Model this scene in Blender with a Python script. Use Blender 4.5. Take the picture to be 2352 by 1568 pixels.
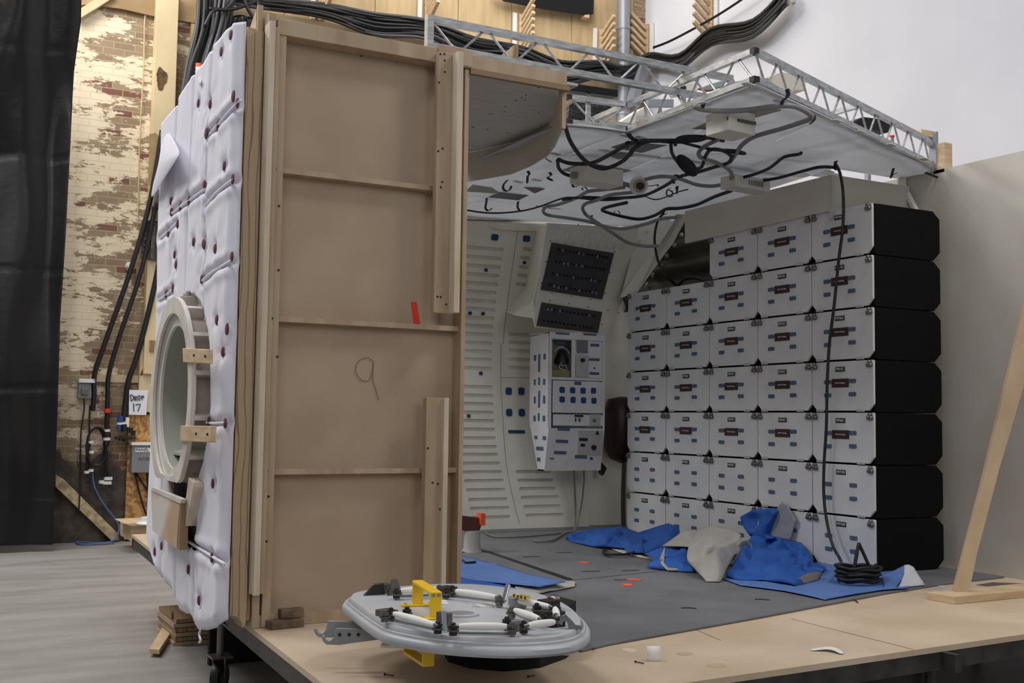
import bpy, bmesh, math, random
from mathutils import Vector, Matrix, noise
random.seed(7)
PI=math.pi
S=bpy.context.scene
for o in list(bpy.data.objects): bpy.data.objects.remove(o)
COL=S.collection
# ---------------- camera (solved from the locker grid) ----------------
F=2575.8
CP=Vector((-4.477,-4.274,.772)); yaw,pitch,roll=1.0764,.0695,.0134
fw=Vector((math.cos(pitch)*math.cos(yaw),math.cos(pitch)*math.sin(yaw),math.sin(pitch)))
rt=fw.cross(Vector((0,0,1))).normalized(); up=rt.cross(fw)
rt,up=math.cos(roll)*rt+math.sin(roll)*up, -math.sin(roll)*rt+math.cos(roll)*up
cd=bpy.data.cameras.new('camera'); cam=bpy.data.objects.new('camera',cd); COL.objects.link(cam)
cam.matrix_world=Matrix(((rt.x,up.x,-fw.x,CP.x),(rt.y,up.y,-fw.y,CP.y),(rt.z,up.z,-fw.z,CP.z),(0,0,0,1)))
cd.sensor_width=36; cd.lens=F/2352*36; cd.clip_start=.05; cd.clip_end=100
S.camera=cam
# ---------------- light ----------------
S.view_settings.view_transform='Standard'; S.view_settings.look='None'; S.view_settings.gamma=1
S.view_settings.use_curve_mapping=False; S.view_settings.exposure=0
w=bpy.data.worlds.new('stage_air'); S.world=w; w.use_nodes=True
w.node_tree.nodes['Background'].inputs[0].default_value=(.90,.95,1,1)
w.node_tree.nodes['Background'].inputs[1].default_value=.185
def area(name,loc,size,power,col=(1,1,1),target=(0,0,0),sy=None):
    l=bpy.data.lights.new(name,'AREA'); l.energy=power; l.size=size; l.color=col
    if sy: l.shape='RECTANGLE'; l.size_y=sy
    o=bpy.data.objects.new(name,l); COL.objects.link(o); o.location=loc
    o.rotation_euler=(Vector(target)-Vector(loc)).to_track_quat('-Z','Y').to_euler(); return o
area('stage_or_fill_light',(-7.5,5.0,7.2),2.2,290,(1,.97,.95),(-3.2,3,.5))
area('stage_or_fill_light',(1.4,6.0,7.4),2.2,98,(1,.94,.86),(1.4,8.2,4.8))
area('stage_or_fill_light',(-4.5,6.0,7.4),2.2,260,(1,.95,.88),(-4,8.2,2))
area('stage_or_fill_light',(-1.5,1.0,8.0),3.0,180,(.95,.97,1),(4.5,4,4))
area('stage_or_fill_light',(-.2,-2.0,5.0),1.0,70,(1,.95,.9),(-.8,-1.2,0))
area('stage_or_fill_light',(-6.8,-6.5,4.6),2.6,66,(1,.98,.96),(-.8,1.5,1))  # added fill behind the camera, brightens the set interior
area('stage_or_fill_light',(-2.4,-6.5,3.0),2.0,48,(1,.98,.96),(-.4,2.4,1.0))  # added low fill behind the camera, brightens the cabinet front
area('stage_or_fill_light',(-5.2,.2,6.3),1.3,120,(.98,.98,1),(-1.0,2.6,.8))
# ---------------- pixel rays onto real planes ----------------
def ray(x,y): return fw+rt*((x-1176)/F)-up*((y-784)/F)
def on(x,y,ax,v):
    d=ray(x,y); return CP+d*((v-CP[ax])/d[ax])
def PX(x,y,v): return on(x,y,0,v)
def PY(x,y,v): return on(x,y,1,v)
def PZ(x,y,v): return on(x,y,2,v)
def PN(x,y,n,p0):
    d=ray(x,y); n=Vector(n); return CP+d*((Vector(p0)-CP).dot(n)/d.dot(n))
# ---------------- materials ----------------
def lin(c): return tuple(((v/255)/12.92 if v/255<=.04045 else ((v/255+.055)/1.055)**2.4) for v in c)+(1,)
MC={}
def mat(name,col,rough=.6,metal=0,col2=None,scale=8,stretch=(1,1,1),amt=.5,bump=0,bscale=40,detail=4,trans=0,alpha=1,spec=.5,lo=.35,hi=.65,sheen=0,transl=0):
    if name in MC: return MC[name]
    m=bpy.data.materials.new(name); m.use_nodes=True; nt=m.node_tree; b=nt.nodes['Principled BSDF']
    b.inputs['Base Color'].default_value=lin(col); b.inputs['Roughness'].default_value=rough; b.inputs['Metallic'].default_value=metal
    b.inputs['Specular IOR Level'].default_value=spec
    if trans: b.inputs['Transmission Weight'].default_value=trans
    if alpha<1: b.inputs['Alpha'].default_value=alpha
    if sheen: b.inputs['Sheen Weight'].default_value=sheen
    tc=nt.nodes.new('ShaderNodeTexCoord')
    if col2:
        mp=nt.nodes.new('ShaderNodeMapping'); mp.inputs['Scale'].default_value=stretch; nt.links.new(tc.outputs['Object'],mp.inputs[0])
        n=nt.nodes.new('ShaderNodeTexNoise'); n.inputs['Scale'].default_value=scale; n.inputs['Detail'].default_value=detail; nt.links.new(mp.outputs[0],n.inputs['Vector'])
        r=nt.nodes.new('ShaderNodeMapRange'); r.inputs[1].default_value=lo; r.inputs[2].default_value=hi; r.inputs[4].default_value=amt*2 if amt<=.5 else 1; nt.links.new(n.outputs[0],r.inputs[0])
        mx=nt.nodes.new('ShaderNodeMix'); mx.data_type='RGBA'; mx.inputs[6].default_value=lin(col); mx.inputs[7].default_value=lin(col2)
        nt.links.new(r.outputs[0],mx.inputs[0]); nt.links.new(mx.outputs[2],b.inputs['Base Color'])
    if bump:
        n2=nt.nodes.new('ShaderNodeTexNoise'); n2.inputs['Scale'].default_value=bscale; n2.inputs['Detail'].default_value=3; nt.links.new(tc.outputs['Object'],n2.inputs['Vector'])
        bp=nt.nodes.new('ShaderNodeBump'); bp.inputs['Strength'].default_value=bump; bp.inputs['Distance'].default_value=.01
        nt.links.new(n2.outputs[0],bp.inputs['Height']); nt.links.new(bp.outputs[0],b.inputs['Normal'])
    if transl:
        tb=nt.nodes.new('ShaderNodeBsdfTranslucent'); tb.inputs[0].default_value=lin(col); ms=nt.nodes.new('ShaderNodeMixShader'); ms.inputs[0].default_value=transl
        nt.links.new(b.outputs[0],ms.inputs[1]); nt.links.new(tb.outputs[0],ms.inputs[2]); nt.links.new(ms.outputs[0],nt.nodes['Material Output'].inputs[0])
    MC[name]=m; return m
ply=mat('ply_wood',(184,163,138),.62,col2=(165,142,117),scale=5,stretch=(3,3,.5),bump=.05)
plyend=mat('ply_edge',(178,148,110),.7,col2=(120,92,64),scale=30,stretch=(6,6,.2))
flatply=mat('flat_sheet',(180,159,137),.7,col2=(168,147,125),scale=3,bump=.03)
deckply=mat('deck_ply',(208,190,166),.55,col2=(190,168,142),scale=2.2,stretch=(1,1,1),bump=.04,bscale=60)
pine=mat('pine',(214,190,156),.6,col2=(194,166,130),scale=6,stretch=(1,1,6))
palewood=mat('pale_wood',(214,200,180),.6,col2=(196,180,158),scale=8,stretch=(4,4,.4))
whitepaint=mat('white_paint',(226,222,214),.5,col2=(205,198,188),scale=7)
lockw=mat('locker_white',(208,208,210),.45,col2=(196,197,199),scale=5)
foamb=mat('black_foam',(15,15,16),.9,col2=(12,12,13),scale=20,spec=.15)
black=mat('black_rubber',(18,18,20),.5)
blackmatte=mat('black_matte',(14,14,16),.9)
cablegrey=mat('grey_cable',(128,128,130),.45)
alu=mat('aluminium',(196,198,200),.38,.75,col2=(160,162,165),scale=20,stretch=(1,1,4))
steel=mat('steel',(120,118,116),.35,.85)
darksteel=mat('dark_steel',(62,60,60),.4,.7)
chrome=mat('chrome',(215,215,218),.12,1)
velcro=mat('blue_velcro',(70,94,118),.95)
velcrod=mat('dark_blue_velcro',(30,66,112),.95)
maroon=mat('maroon',(54,24,26),.7)
blackpl=mat('black_plate',(20,18,20),.5)
letter=mat('white_letter',(205,205,205),.6)
graydeck=mat('grey_deck_paint',(112,113,117),.55,col2=(97,98,102),scale=3,bump=.03,bscale=90)
gray=mat('hatch_grey',(186,188,192),.42,col2=(176,178,183),scale=6)
graydk=mat('hatch_grey_dark',(132,134,138),.5)
yellow=mat('yellow_paint',(238,196,22),.38)
padwhite=mat('white_padding',(232,230,226),.8,bump=.1,bscale=60)
fabric=mat('white_quilt',(230,228,240),.9,bump=.12,bscale=400,sheen=.2)
burg=mat('burgundy_button',(92,44,50),.8)
shell=mat('shell_cream',(222,220,208),.6,col2=(212,209,197),scale=4,bump=.03)
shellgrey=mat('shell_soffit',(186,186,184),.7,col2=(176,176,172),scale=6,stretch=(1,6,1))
dkpanel=mat('dark_panel',(62,62,66),.7,col2=(54,54,58),scale=10)
bluecloth=mat('blue_dust_cloth',(26,88,172),.75,col2=(18,74,156),scale=6,bump=.1,bscale=120)
bluesheet=mat('blue_floor_cloth',(84,116,178),.75,col2=(74,106,168),scale=4,bump=.05,bscale=120)
greycloth=mat('grey_felt',(160,158,154),.95,col2=(146,144,139),scale=9,bump=.12,bscale=200,sheen=.2)
sheetmat=mat('translucent_sheet',(222,224,227),.35,transl=.46,col2=(200,202,206),scale=2,bump=.15,bscale=6,spec=.6)
wallflat=mat('flat_paint',(196,191,183),.7,col2=(188,181,171),scale=3)
studiowhite=mat('studio_white',(232,233,240),.8,col2=(226,227,235),scale=1.2)
concrete=mat('concrete_floor',(152,149,146),.5,col2=(134,131,129),scale=1.3,stretch=(1,4,1),bump=.03,bscale=30)
osb=mat('osb_board',(206,160,98),.7,col2=(150,104,58),scale=22,lo=.42,hi=.6,bump=.1)
blacksheet=mat('black_polythene',(12,12,15),.33,bump=.3,bscale=9,spec=.4)
red=mat('red_tape',(232,52,34),.6)
orange=mat('orange_tape',(240,92,44),.6)
white=mat('white_plastic',(228,228,226),.45)
greybox=mat('grey_box',(126,128,132),.5)
galv=mat('galvanised_pipe',(150,154,162),.45,.3)
clear=mat('clear_plastic',(235,238,240),.08,trans=.9,alpha=1)
creampaint=mat('cream_paint',(210,192,156),.6,col2=(198,178,142),scale=3)
tanboard=mat('tan_boards',(196,172,132),.7,col2=(180,154,114),scale=4,stretch=(3,3,.4))
bandpaint=mat('band_paint',(172,146,108),.7,col2=(142,116,82),scale=2)
# ---------------- mesh builder ----------------
def wt(o):
    v=Vector((0,0,0))
    while o: v=v+o.location; o=o.parent
    return v
class MB:
    def __init__(s): s.v=[]; s.f=[]
    def add(s,vs,fs):
        n=len(s.v); s.v+=[Vector(v) for v in vs]; s.f+=[tuple(i+n for i in f) for f in fs]; return s
    def box(s,x0,x1,y0,y1,z0,z1,rot=0,c=None):
        vs=[Vector((x,y,z)) for x in (x0,x1) for y in (y0,y1) for z in (z0,z1)]
        if rot:
            c=Vector(c) if c else Vector(((x0+x1)/2,(y0+y1)/2,0)); R=Matrix.Rotation(rot,3,'Z')
            vs=[R@(v-c)+c for v in vs]
        return s.add(vs,[(0,1,3,2),(4,6,7,5),(0,4,5,1),(2,3,7,6),(0,2,6,4),(1,5,7,3)])
    def bar(s,a,b,w,h,upv=(0,0,1)):
        a=Vector(a); b=Vector(b); d=(b-a).normalized(); u=Vector(upv)
        if abs(d.dot(u))>.98: u=Vector((1,0,0))
        r=d.cross(u).normalized(); u=r.cross(d)
        vs=[p+r*i*w/2+u*j*h/2 for p in (a,b) for i,j in ((-1,-1),(1,-1),(1,1),(-1,1))]
        return s.add(vs,[(3,2,1,0),(4,5,6,7),(0,1,5,4),(1,2,6,5),(2,3,7,6),(3,0,4,7)])
    def prism(s,pts,vec):
        n=len(pts); vec=Vector(vec); a=[Vector(p) for p in pts]
        return s.add(a+[p+vec for p in a],[tuple(range(n))[::-1],tuple(range(n,2*n))]+[(i,(i+1)%n,(i+1)%n+n,i+n) for i in range(n)])
    def cyl(s,a,b,r,r2=None,n=16):
        a=Vector(a); b=Vector(b); r2=r if r2 is None else r2; d=(b-a).normalized()
        u=Vector((0,0,1)) if abs(d.z)<.9 else Vector((1,0,0)); x=d.cross(u).normalized(); y=d.cross(x)
        c=[x*math.cos(2*PI*i/n)+y*math.sin(2*PI*i/n) for i in range(n)]
        return s.add([a+k*r for k in c]+[b+k*r2 for k in c],[tuple(range(n)),tuple(range(n,2*n))[::-1]]+[(i,i+n,(i+1)%n+n,(i+1)%n) for i in range(n)])
    def tube(s,pts,r,n=8,rs=None):
        P=[Vector(p) for p in pts]; m=len(P); vs=[]; fs=[]; px=None
        for i,p in enumerate(P):
            d=(P[min(i+1,m-1)]-P[max(i-1,0)])
            d=d.normalized() if d.length>1e-9 else Vector((0,0,1))
            if px is None:
                u=Vector((0,0,1)) if abs(d.z)<.9 else Vector((1,0,0)); x=d.cross(u).normalized()
            else: x=(px-d*px.dot(d)).normalized()
            px=x; y=d.cross(x); rr=rs[i] if rs else r
            vs+=[p+(x*math.cos(2*PI*k/n)+y*math.sin(2*PI*k/n))*rr for k in range(n)]
        for i in range(m-1):
            for k in range(n): fs.append((i*n+k,(i+1)*n+k,(i+1)*n+(k+1)%n,i*n+(k+1)%n))
        fs+=[tuple(range(n)),tuple(range((m-1)*n,m*n))[::-1]]
        return s.add(vs,fs)
    def lathe(s,c,prof,ax=(0,0,1),n=24):
        c=Vector(c); d=Vector(ax).normalized(); u=Vector((0,0,1)) if abs(d.z)<.9 else Vector((1,0,0)); x=d.cross(u).normalized(); y=d.cross(x); vs=[]; fs=[]; m=len(prof)
        for r,h in prof: vs+=[c+d*h+(x*math.cos(2*PI*k/n)+y*math.sin(2*PI*k/n))*r for k in range(n)]
        for i in range(m-1):
            for k in range(n): fs.append((i*n+k,(i+1)*n+k,(i+1)*n+(k+1)%n,i*n+(k+1)%n))
        fs+=[tuple(range(n)),tuple(range((m-1)*n,m*n))[::-1]]
        return s.add(vs,fs)
    def rrect(s,c,ux,uy,w,h,r,t,n=4):
        # rounded plate centred at c in plane (ux,uy), thickness t along ux x uy
        ux=Vector(ux).normalized(); uy=Vector(uy).normalized(); c=Vector(c); pts=[]
        for sx,sy,a0 in ((1,1,0),(-1,1,PI/2),(-1,-1,PI),(1,-1,1.5*PI)):
            for k in range(n+1):
                a=a0+PI/2*k/n; pts.append(c+ux*(sx*(w/2-r)+r*math.cos(a))+uy*(sy*(h/2-r)+r*math.sin(a)))
        return s.prism(pts,ux.cross(uy)*t)
    def build(s,name,m,parent=None,smooth=False,bevel=0,sub=0,solid=0,auto=False):
        me=bpy.data.meshes.new(name); off=wt(parent) if parent else Vector((0,0,0))
        me.from_pydata([v-off for v in s.v],[],s.f)
        bm=bmesh.new(); bm.from_mesh(me); bmesh.ops.recalc_face_normals(bm,faces=bm.faces); bm.to_mesh(me); bm.free()
        me.materials.append(m)
        o=bpy.data.objects.new(name,me); COL.objects.link(o)
        if parent: o.parent=parent
        if smooth: me.polygons.foreach_set('use_smooth',[True]*len(me.polygons))
        if smooth and auto: me.set_sharp_from_angle(angle=.7)
        if bevel:
            b=o.modifiers.new('b','BEVEL'); b.width=bevel; b.segments=2; b.limit_method='ANGLE'
        if solid:
            b=o.modifiers.new('s','SOLIDIFY'); b.thickness=solid; b.offset=0
        if sub:
            b=o.modifiers.new('u','SUBSURF'); b.levels=sub; b.render_levels=sub
        return o
def crv(pts,k=6):
    P=[Vector(p) for p in pts]; 
    if len(P)<3: return P
    out=[]
    for i in range(len(P)-1):
        p0=P[max(i-1,0)];p1=P[i];p2=P[i+1];p3=P[min(i+2,len(P)-1)]
        for j in range(k):
            t=j/k; out.append(.5*((2*p1)+(p2-p0)*t+(2*p0-5*p1+4*p2-p3)*t*t+(3*p1-p0-3*p2+p3)*t**3))
    out.append(P[-1]); return out
def tag(o,label,cat=None,group=None,kind=None):
    if label: o['label']=label
    if cat: o['category']=cat
    if group: o['group']=group
    if kind: o['kind']=kind
    return o
def thing(name,label,cat,loc=(0,0,0),group=None):
    o=bpy.data.objects.new(name,None); COL.objects.link(o); o.location=loc; o.empty_display_size=.05
    return tag(o,label,cat,group)
def dup(root,loc):
    r=root.copy(); COL.objects.link(r); r.location=loc
    for ch in root.children:
        c=ch.copy(); COL.objects.link(c); c.parent=r
        for g in ch.children:
            d=g.copy(); COL.objects.link(d); d.parent=c
    return r
def textmesh(txt,size,m,name,parent,origin,ux,uy,depth=.0008,center=True,bold=0):
    c=bpy.data.curves.new(name,'FONT'); c.body=txt; c.size=size; c.extrude=depth; c.offset=bold
    if center: c.align_x='CENTER'; c.align_y='CENTER'
    t=bpy.data.objects.new(name,c); COL.objects.link(t); dg=bpy.context.evaluated_depsgraph_get(); dg.update()
    me=bpy.data.meshes.new_from_object(t.evaluated_get(dg)); bpy.data.objects.remove(t); 
    ux=Vector(ux).normalized(); uy=Vector(uy).normalized(); uz=ux.cross(uy); off=wt(parent) if parent else Vector((0,0,0))
    M=Matrix(((ux.x,uy.x,uz.x,0),(ux.y,uy.y,uz.y,0),(ux.z,uy.z,uz.z,0),(0,0,0,1)))
    me.transform(Matrix.Translation(Vector(origin)-off)@M); me.materials.clear(); me.materials.append(m)
    o=bpy.data.objects.new(name,me); COL.objects.link(o)
    if parent: o.parent=parent
    return o
# ======================= SETTING =======================
GZ=-.55; WY=8.1
def struct(o): o['kind']='structure'; return o
struct(MB().box(-14,14,-9,12,GZ-.1,GZ).build('floor',concrete))
def brickmat():
    m=bpy.data.materials.new('painted_brick'); m.use_nodes=True; nt=m.node_tree; b=nt.nodes['Principled BSDF']; L=nt.links.new; N=nt.nodes.new
    b.inputs['Roughness'].default_value=.75
    tc=N('ShaderNodeTexCoord'); sp=N('ShaderNodeSeparateXYZ'); L(tc.outputs['Object'],sp.inputs[0])
    cb=N('ShaderNodeCombineXYZ'); L(sp.outputs[0],cb.inputs[0]); L(sp.outputs[2],cb.inputs[1])
    br=N('ShaderNodeTexBrick'); L(cb.outputs[0],br.inputs['Vector']); br.inputs['Scale'].default_value=1
    br.inputs['Brick Width'].default_value=.215; br.inputs['Row Height'].default_value=.073; br.inputs['Mortar Size'].default_value=.005
    br.inputs['Color1'].default_value=lin((156,136,108)); br.inputs['Color2'].default_value=lin((136,112,88)); br.inputs['Mortar'].default_value=lin((176,158,130))
    br.inputs['Bias'].default_value=-.1
    # individual reddish bricks
    b2=N('ShaderNodeTexBrick'); L(cb.outputs[0],b2.inputs['Vector']); b2.inputs['Scale'].default_value=1
    b2.inputs['Brick Width'].default_value=.215; b2.inputs['Row Height'].default_value=.073; b2.inputs['Mortar Size'].default_value=.005
    b2.inputs['Color1'].default_value=(0,0,0,1); b2.inputs['Color2'].default_value=(1,1,1,1); b2.inputs['Mortar'].default_value=(0,0,0,1)
    rr=N('ShaderNodeMapRange'); rr.inputs[1].default_value=.86; rr.inputs[2].default_value=.9; L(b2.outputs[0],rr.inputs[0])
    mr=N('ShaderNodeMix'); mr.data_type='RGBA'; L(rr.outputs[0],mr.inputs[0]); L(br.outputs[0],mr.inputs[6]); mr.inputs[7].default_value=lin((126,82,68))
    def nz(scale,lo,hi,det=6,st=(1,1,1),rough=.6):
        mp=N('ShaderNodeMapping'); mp.inputs['Scale'].default_value=st; L(tc.outputs['Object'],mp.inputs[0])
        n=N('ShaderNodeTexNoise'); n.inputs['Scale'].default_value=scale; n.inputs['Detail'].default_value=det; n.inputs['Roughness'].default_value=rough; L(mp.outputs[0],n.inputs['Vector'])
        r=N('ShaderNodeMapRange'); r.inputs[1].default_value=lo; r.inputs[2].default_value=hi; L(n.outputs[0],r.inputs[0]); return r.outputs[0]
    # paint mask: flaked off in patches, mostly between z .9 and 2.2, and intact higher
    zr=N('ShaderNodeMapRange'); zr.inputs[1].default_value=.6; zr.inputs[2].default_value=3.0; zr.inputs[3].default_value=-.06; zr.inputs[4].default_value=.0; L(sp.outputs[2],zr.inputs[0])
    n=N('ShaderNodeTexNoise'); n.inputs['Scale'].default_value=1.7; n.inputs['Detail'].default_value=10; n.inputs['Roughness'].default_value=.74
    mp=N('ShaderNodeMapping'); mp.inputs['Scale'].default_value=(1,1,2.6); mp.inputs['Location'].default_value=(3.3,0,1.1); L(tc.outputs['Object'],mp.inputs[0]); L(mp.outputs[0],n.inputs['Vector'])
    xr_=N('ShaderNodeMapRange'); xr_.inputs[1].default_value=-3.1; xr_.inputs[2].default_value=-2.2; xr_.inputs[3].default_value=.02; xr_.inputs[4].default_value=-.075; L(sp.outputs[0],xr_.inputs[0])
    a0=N('ShaderNodeMath'); a0.operation='ADD'; L(n.outputs[0],a0.inputs[0]); L(xr_.outputs[0],a0.inputs[1])
    ad=N('ShaderNodeMath'); ad.operation='ADD'; L(a0.outputs[0],ad.inputs[0]); L(zr.outputs[0],ad.inputs[1])
    pm=N('ShaderNodeMapRange'); pm.inputs[1].default_value=.466; pm.inputs[2].default_value=.474; L(ad.outputs[0],pm.inputs[0])
    # mortar line faintly under the paint
    pc=N('ShaderNodeMix'); pc.data_type='RGBA'; L(br.outputs['Fac'],pc.inputs[0]); pc.inputs[6].default_value=lin((234,218,190)); pc.inputs[7].default_value=lin((222,204,174))
    m1=N('ShaderNodeMix'); m1.data_type='RGBA'; L(pm.outputs[0],m1.inputs[0]); L(mr.outputs[2],m1.inputs[6]); L(pc.outputs[2],m1.inputs[7])
    # sooty dark painted dado below ~.45 with ragged edge
    e=N('ShaderNodeMath'); e.operation='MULTIPLY_ADD'; L(nz(3,.3,.7),e.inputs[0]); e.inputs[1].default_value=.5; L(sp.outputs[2],e.inputs[2])
    dm=N('ShaderNodeMapRange'); dm.inputs[1].default_value=.52; dm.inputs[2].default_value=.60; dm.inputs[3].default_value=1; dm.inputs[4].default_value=0; L(e.outputs[0],dm.inputs[0])
    dc=N('ShaderNodeMix'); dc.data_type='RGBA'; L(nz(7,.42,.75),dc.inputs[0]); dc.inputs[6].default_value=lin((44,41,42)); dc.inputs[7].default_value=lin((112,100,86))
    m2=N('ShaderNodeMix'); m2.data_type='RGBA'; L(dm.outputs[0],m2.inputs[0]); L(m1.outputs[2],m2.inputs[6]); L(dc.outputs[2],m2.inputs[7])
    # grime band z .5-1.1
    gm=N('ShaderNodeMapRange'); gm.inputs[1].default_value=.9; gm.inputs[2].default_value=1.5; gm.inputs[3].default_value=.3; gm.inputs[4].default_value=0; L(e.outputs[0],gm.inputs[0])
    m3=N('ShaderNodeMix'); m3.data_type='RGBA'; L(gm.outputs[0],m3.inputs[0]); L(m2.outputs[2],m3.inputs[6]); m3.inputs[7].default_value=lin((84,72,62))
    # horizontal tide line
    L(m3.outputs[2],b.inputs['Base Color'])
    bp=N('ShaderNodeBump'); bp.inputs['Strength'].default_value=.5; bp.inputs['Distance'].default_value=.008
    hm=N('ShaderNodeMath'); hm.operation='MULTIPLY_ADD'; L(pm.outputs[0],hm.inputs[0]); hm.inputs[1].default_value=.4
    inv=N('ShaderNodeMath'); inv.operation='SUBTRACT'; inv.inputs[0].default_value=1; L(br.outputs['Fac'],inv.inputs[1]); L(inv.outputs[0],hm.inputs[2])
    L(hm.outputs[0],bp.inputs['Height']); L(bp.outputs[0],b.inputs['Normal']); return m
struct(MB().box(-9,4.2,WY,WY+.3,GZ,9).build('wall_back',brickmat()))
wn=(.987,.16,0); wp=(4.2,WY+.02,0); wd=Vector((.16,-.987,0))
a=Vector(wp); b_=a+wd*16; nn=Vector(wn)
struct(MB().prism([(a.x,a.y,GZ),(b_.x,b_.y,GZ),(b_.x,b_.y,9),(a.x,a.y,9)],nn*.2).build('wall_right',studiowhite))
# painted concrete band at the head of the brick and boarding
def onW(x,y,d=0): return PY(x,y,WY-d)
bm_=MB(); q=[onW(130,-60),onW(130,20),onW(205,13),onW(280,24),onW(350,40),onW(440,55),onW(470,58),onW(470,-60)]
tag(bm_.prism([p+Vector((0,-.05,0)) for p in q],(0,.05,0)).build('concrete_band',bandpaint),'brown painted concrete band running above the peeling brick wall','wall band')
t=thing('wood_boarding','tan plywood boarding high on the back wall behind the cable racks','boarding',(0,WY-.04,4))
xs=[-1.9,-.85,0.25,1.35,2.1,3.0,3.98]
for i in range(6): MB().box(xs[i]+.004,xs[i+1]-.004,WY-.04,WY-.002,3.6,8).build('board',tanboard,t)
t=thing('ledge_beam','long tan timber beam on the back wall, running behind the white quilt corner','beam',(-.6,WY-.1,5.1))
MB().box(-1.8,1.2,WY-.16,WY-.04,5.02,5.16).build('beam_rail',tanboard,t); MB().box(-1.8,1.2,WY-.12,WY-.04,5.16,5.34).build('beam_face',creampaint,t)
# cream column with scorch and rivets
t=thing('steel_column','cream painted steel column with rust scorches on the brick wall','column',(-2.2,WY-.1,GZ))
cx0,cx1=onW(333,600).x,onW(384,600).x
colm=mat('column_paint',(220,200,160),.55,col2=(210,188,146),scale=2)
ct=MB(); ct.box(cx0,cx1,WY-.14,WY-.01,1.2,5.35); ct.build('column_face',colm,t,bevel=.004)
sc=mat('scorch',(70,58,50),.9,col2=(120,88,50),scale=14)
def blot(px,py,rx,ry,seed,nm,m=sc,d=.145):
    random.seed(seed); c=onW(px,py,d); pts=[]
    for k in range(22):
        a=2*PI*k/22; rr=1+.16*math.sin(3*a+seed)+random.uniform(-.08,.08); pts.append((c.x+rx*rr*math.cos(a),c.y,c.z+ry*rr*math.sin(a)))
    return MB().prism(pts,(0,.004,0)).build(nm,m,t)
blot(371,180,.055,.12,1,'scorch_mark'); 
pt=mat('bare_patch',(176,150,104),.8,col2=(150,124,84),scale=5)
q=[onW(343,308,.143),onW(358,305,.143),onW(368,318,.143),onW(381,345,.143),onW(379,420,.143),onW(341,425,.143)]
MB().prism(q,(0,.004,0)).build('bare_patch',pt,t)
# junction plate with bolts
pl=MB(); a=onW(327,505,.16); b=onW(372,598,.16); pl.box(a.x,b.x,WY-.17,WY-.14,b.z,a.z)
for i in range(7):
    for j in (0.12,.88):
        zz=b.z+(a.z-b.z)*(i+.5)/7; xx=a.x+(b.x-a.x)*j; pl.cyl((xx,WY-.17,zz),(xx,WY-.19,zz),.012,n=8)
pl.box(a.x+.09,b.x-.09,WY-.2,WY-.16,b.z,a.z+.15)
pl.build('riveted_joint',mat('sooty_steel',(92,84,74),.7,col2=(58,52,48),scale=14),t)
# lower part of column
q=MB().box(onW(322,700).x,onW(380,700).x,WY-.1,WY-.01,GZ+1.35,1.55); q.build('column_foot',colm,t)
textmesh('A',.26,mat('red_stencil',(126,50,40),.8),'stencil_letter',t,onW(341,845,.105),(1,0,0),(0,0,1))
tag(MB().box(onW(338,783).x,onW(362,783).x,WY-.16,WY-.105,onW(338,808).z,onW(338,783).z).build('timber_block',mat('old_wood',(140,112,80),.8),None),'small dark timber block fixed to the cream column above the red letter','block')
# horizontal cream ledge over the cable ends
t=thing('wall_ledge','cream timber ledge on the brick wall where the drop cables are tied','ledge',onW(270,872))
MB().box(onW(205,872).x,onW(400,872).x,WY-.06,WY,onW(270,878).z,onW(270,861).z).build('ledge_rail',creampaint,t)
# diagonal braces
def brace(p,q,w,label,m=pine,d=.08):
    a=onW(*p,d); b=onW(*q,d); o=MB().bar(a,b,.06,w,(0,1,0)); 
    return tag(o.build('timber_brace',m,None,bevel=.003),label,'brace')
def bracepoly(px,label,m,d0=.09,th=.07):
    return tag(MB().prism([onW(*p,d0) for p in px],(0,th,0)).build('timber_brace',m,None,bevel=.003),label,'brace')
bracepoly([(128,1090),(128,1118),(258,1243),(274,1240),(270,1224),(146,1100)],'old pale timber brace slanting down to the floor beside the black sheeting',mat('old_pine',(206,186,146),.7,col2=(150,132,100),scale=16,stretch=(1,1,1)))
bracepoly([(181,22),(200,10),(240,-14),(262,-20),(262,-6),(181,44)],'cream timber brace at the top of the brick wall beside the black sheeting',creampaint)
tag(MB().tube(crv([onW(345,0,.03),onW(333,40,.03),onW(330,150,.03),onW(322,300,.03),onW(318,430,.03),onW(316,520,.03)]),.007).build('thin_conduit',creampaint,None,smooth=True),'thin cream conduit running down the brick beside the column','conduit')
# electrical box left of the cables
t=thing('electrical_box','grey isolator box with a pale lid on the brick wall below the ledge','electrical box',onW(193,898))
a=onW(178,872); b=onW(210,915); MB().box(a.x,b.x,WY-.1,WY,b.z,a.z-.03).build('housing',greybox,t,bevel=.004); MB().box(a.x,b.x+.01,WY-.13,WY,a.z-.03,a.z+.01).build('hood',white,t)
a=onW(187,892,.12); b=onW(202,906,.12); MB().box(a.x,b.x,WY-.13,WY-.1,b.z,a.z).build('switch',steel,t,bevel=.003)
tag(MB().tube(crv([onW(192,906,.08),onW(193,940,.06),onW(186,990,.06),onW(184,1060,.06),onW(182,1160,.1),onW(178,1175,.1)]),.007).build('thin_cable',black,None,smooth=True),'thin black cable hanging from the grey isolator box past the timber brace','cable')
tag(MB().lathe(onW(299,612,.03),[(.05,-.03),(.05,.0),(.035,.05),(0.001,.055)],(0,-1,0),14).build('alarm_sounder',white,None,smooth=True,auto=True),'small white alarm dome on the brick above the drop cables','alarm')
tag(MB().box(onW(118,768).x,onW(140,730).x,WY-.035,WY-.025,onW(140,731).z,onW(140,728).z).build('paper_strip',white,None),'narrow white paper strip stuck to the brick near the sheeting','paper')
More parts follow.
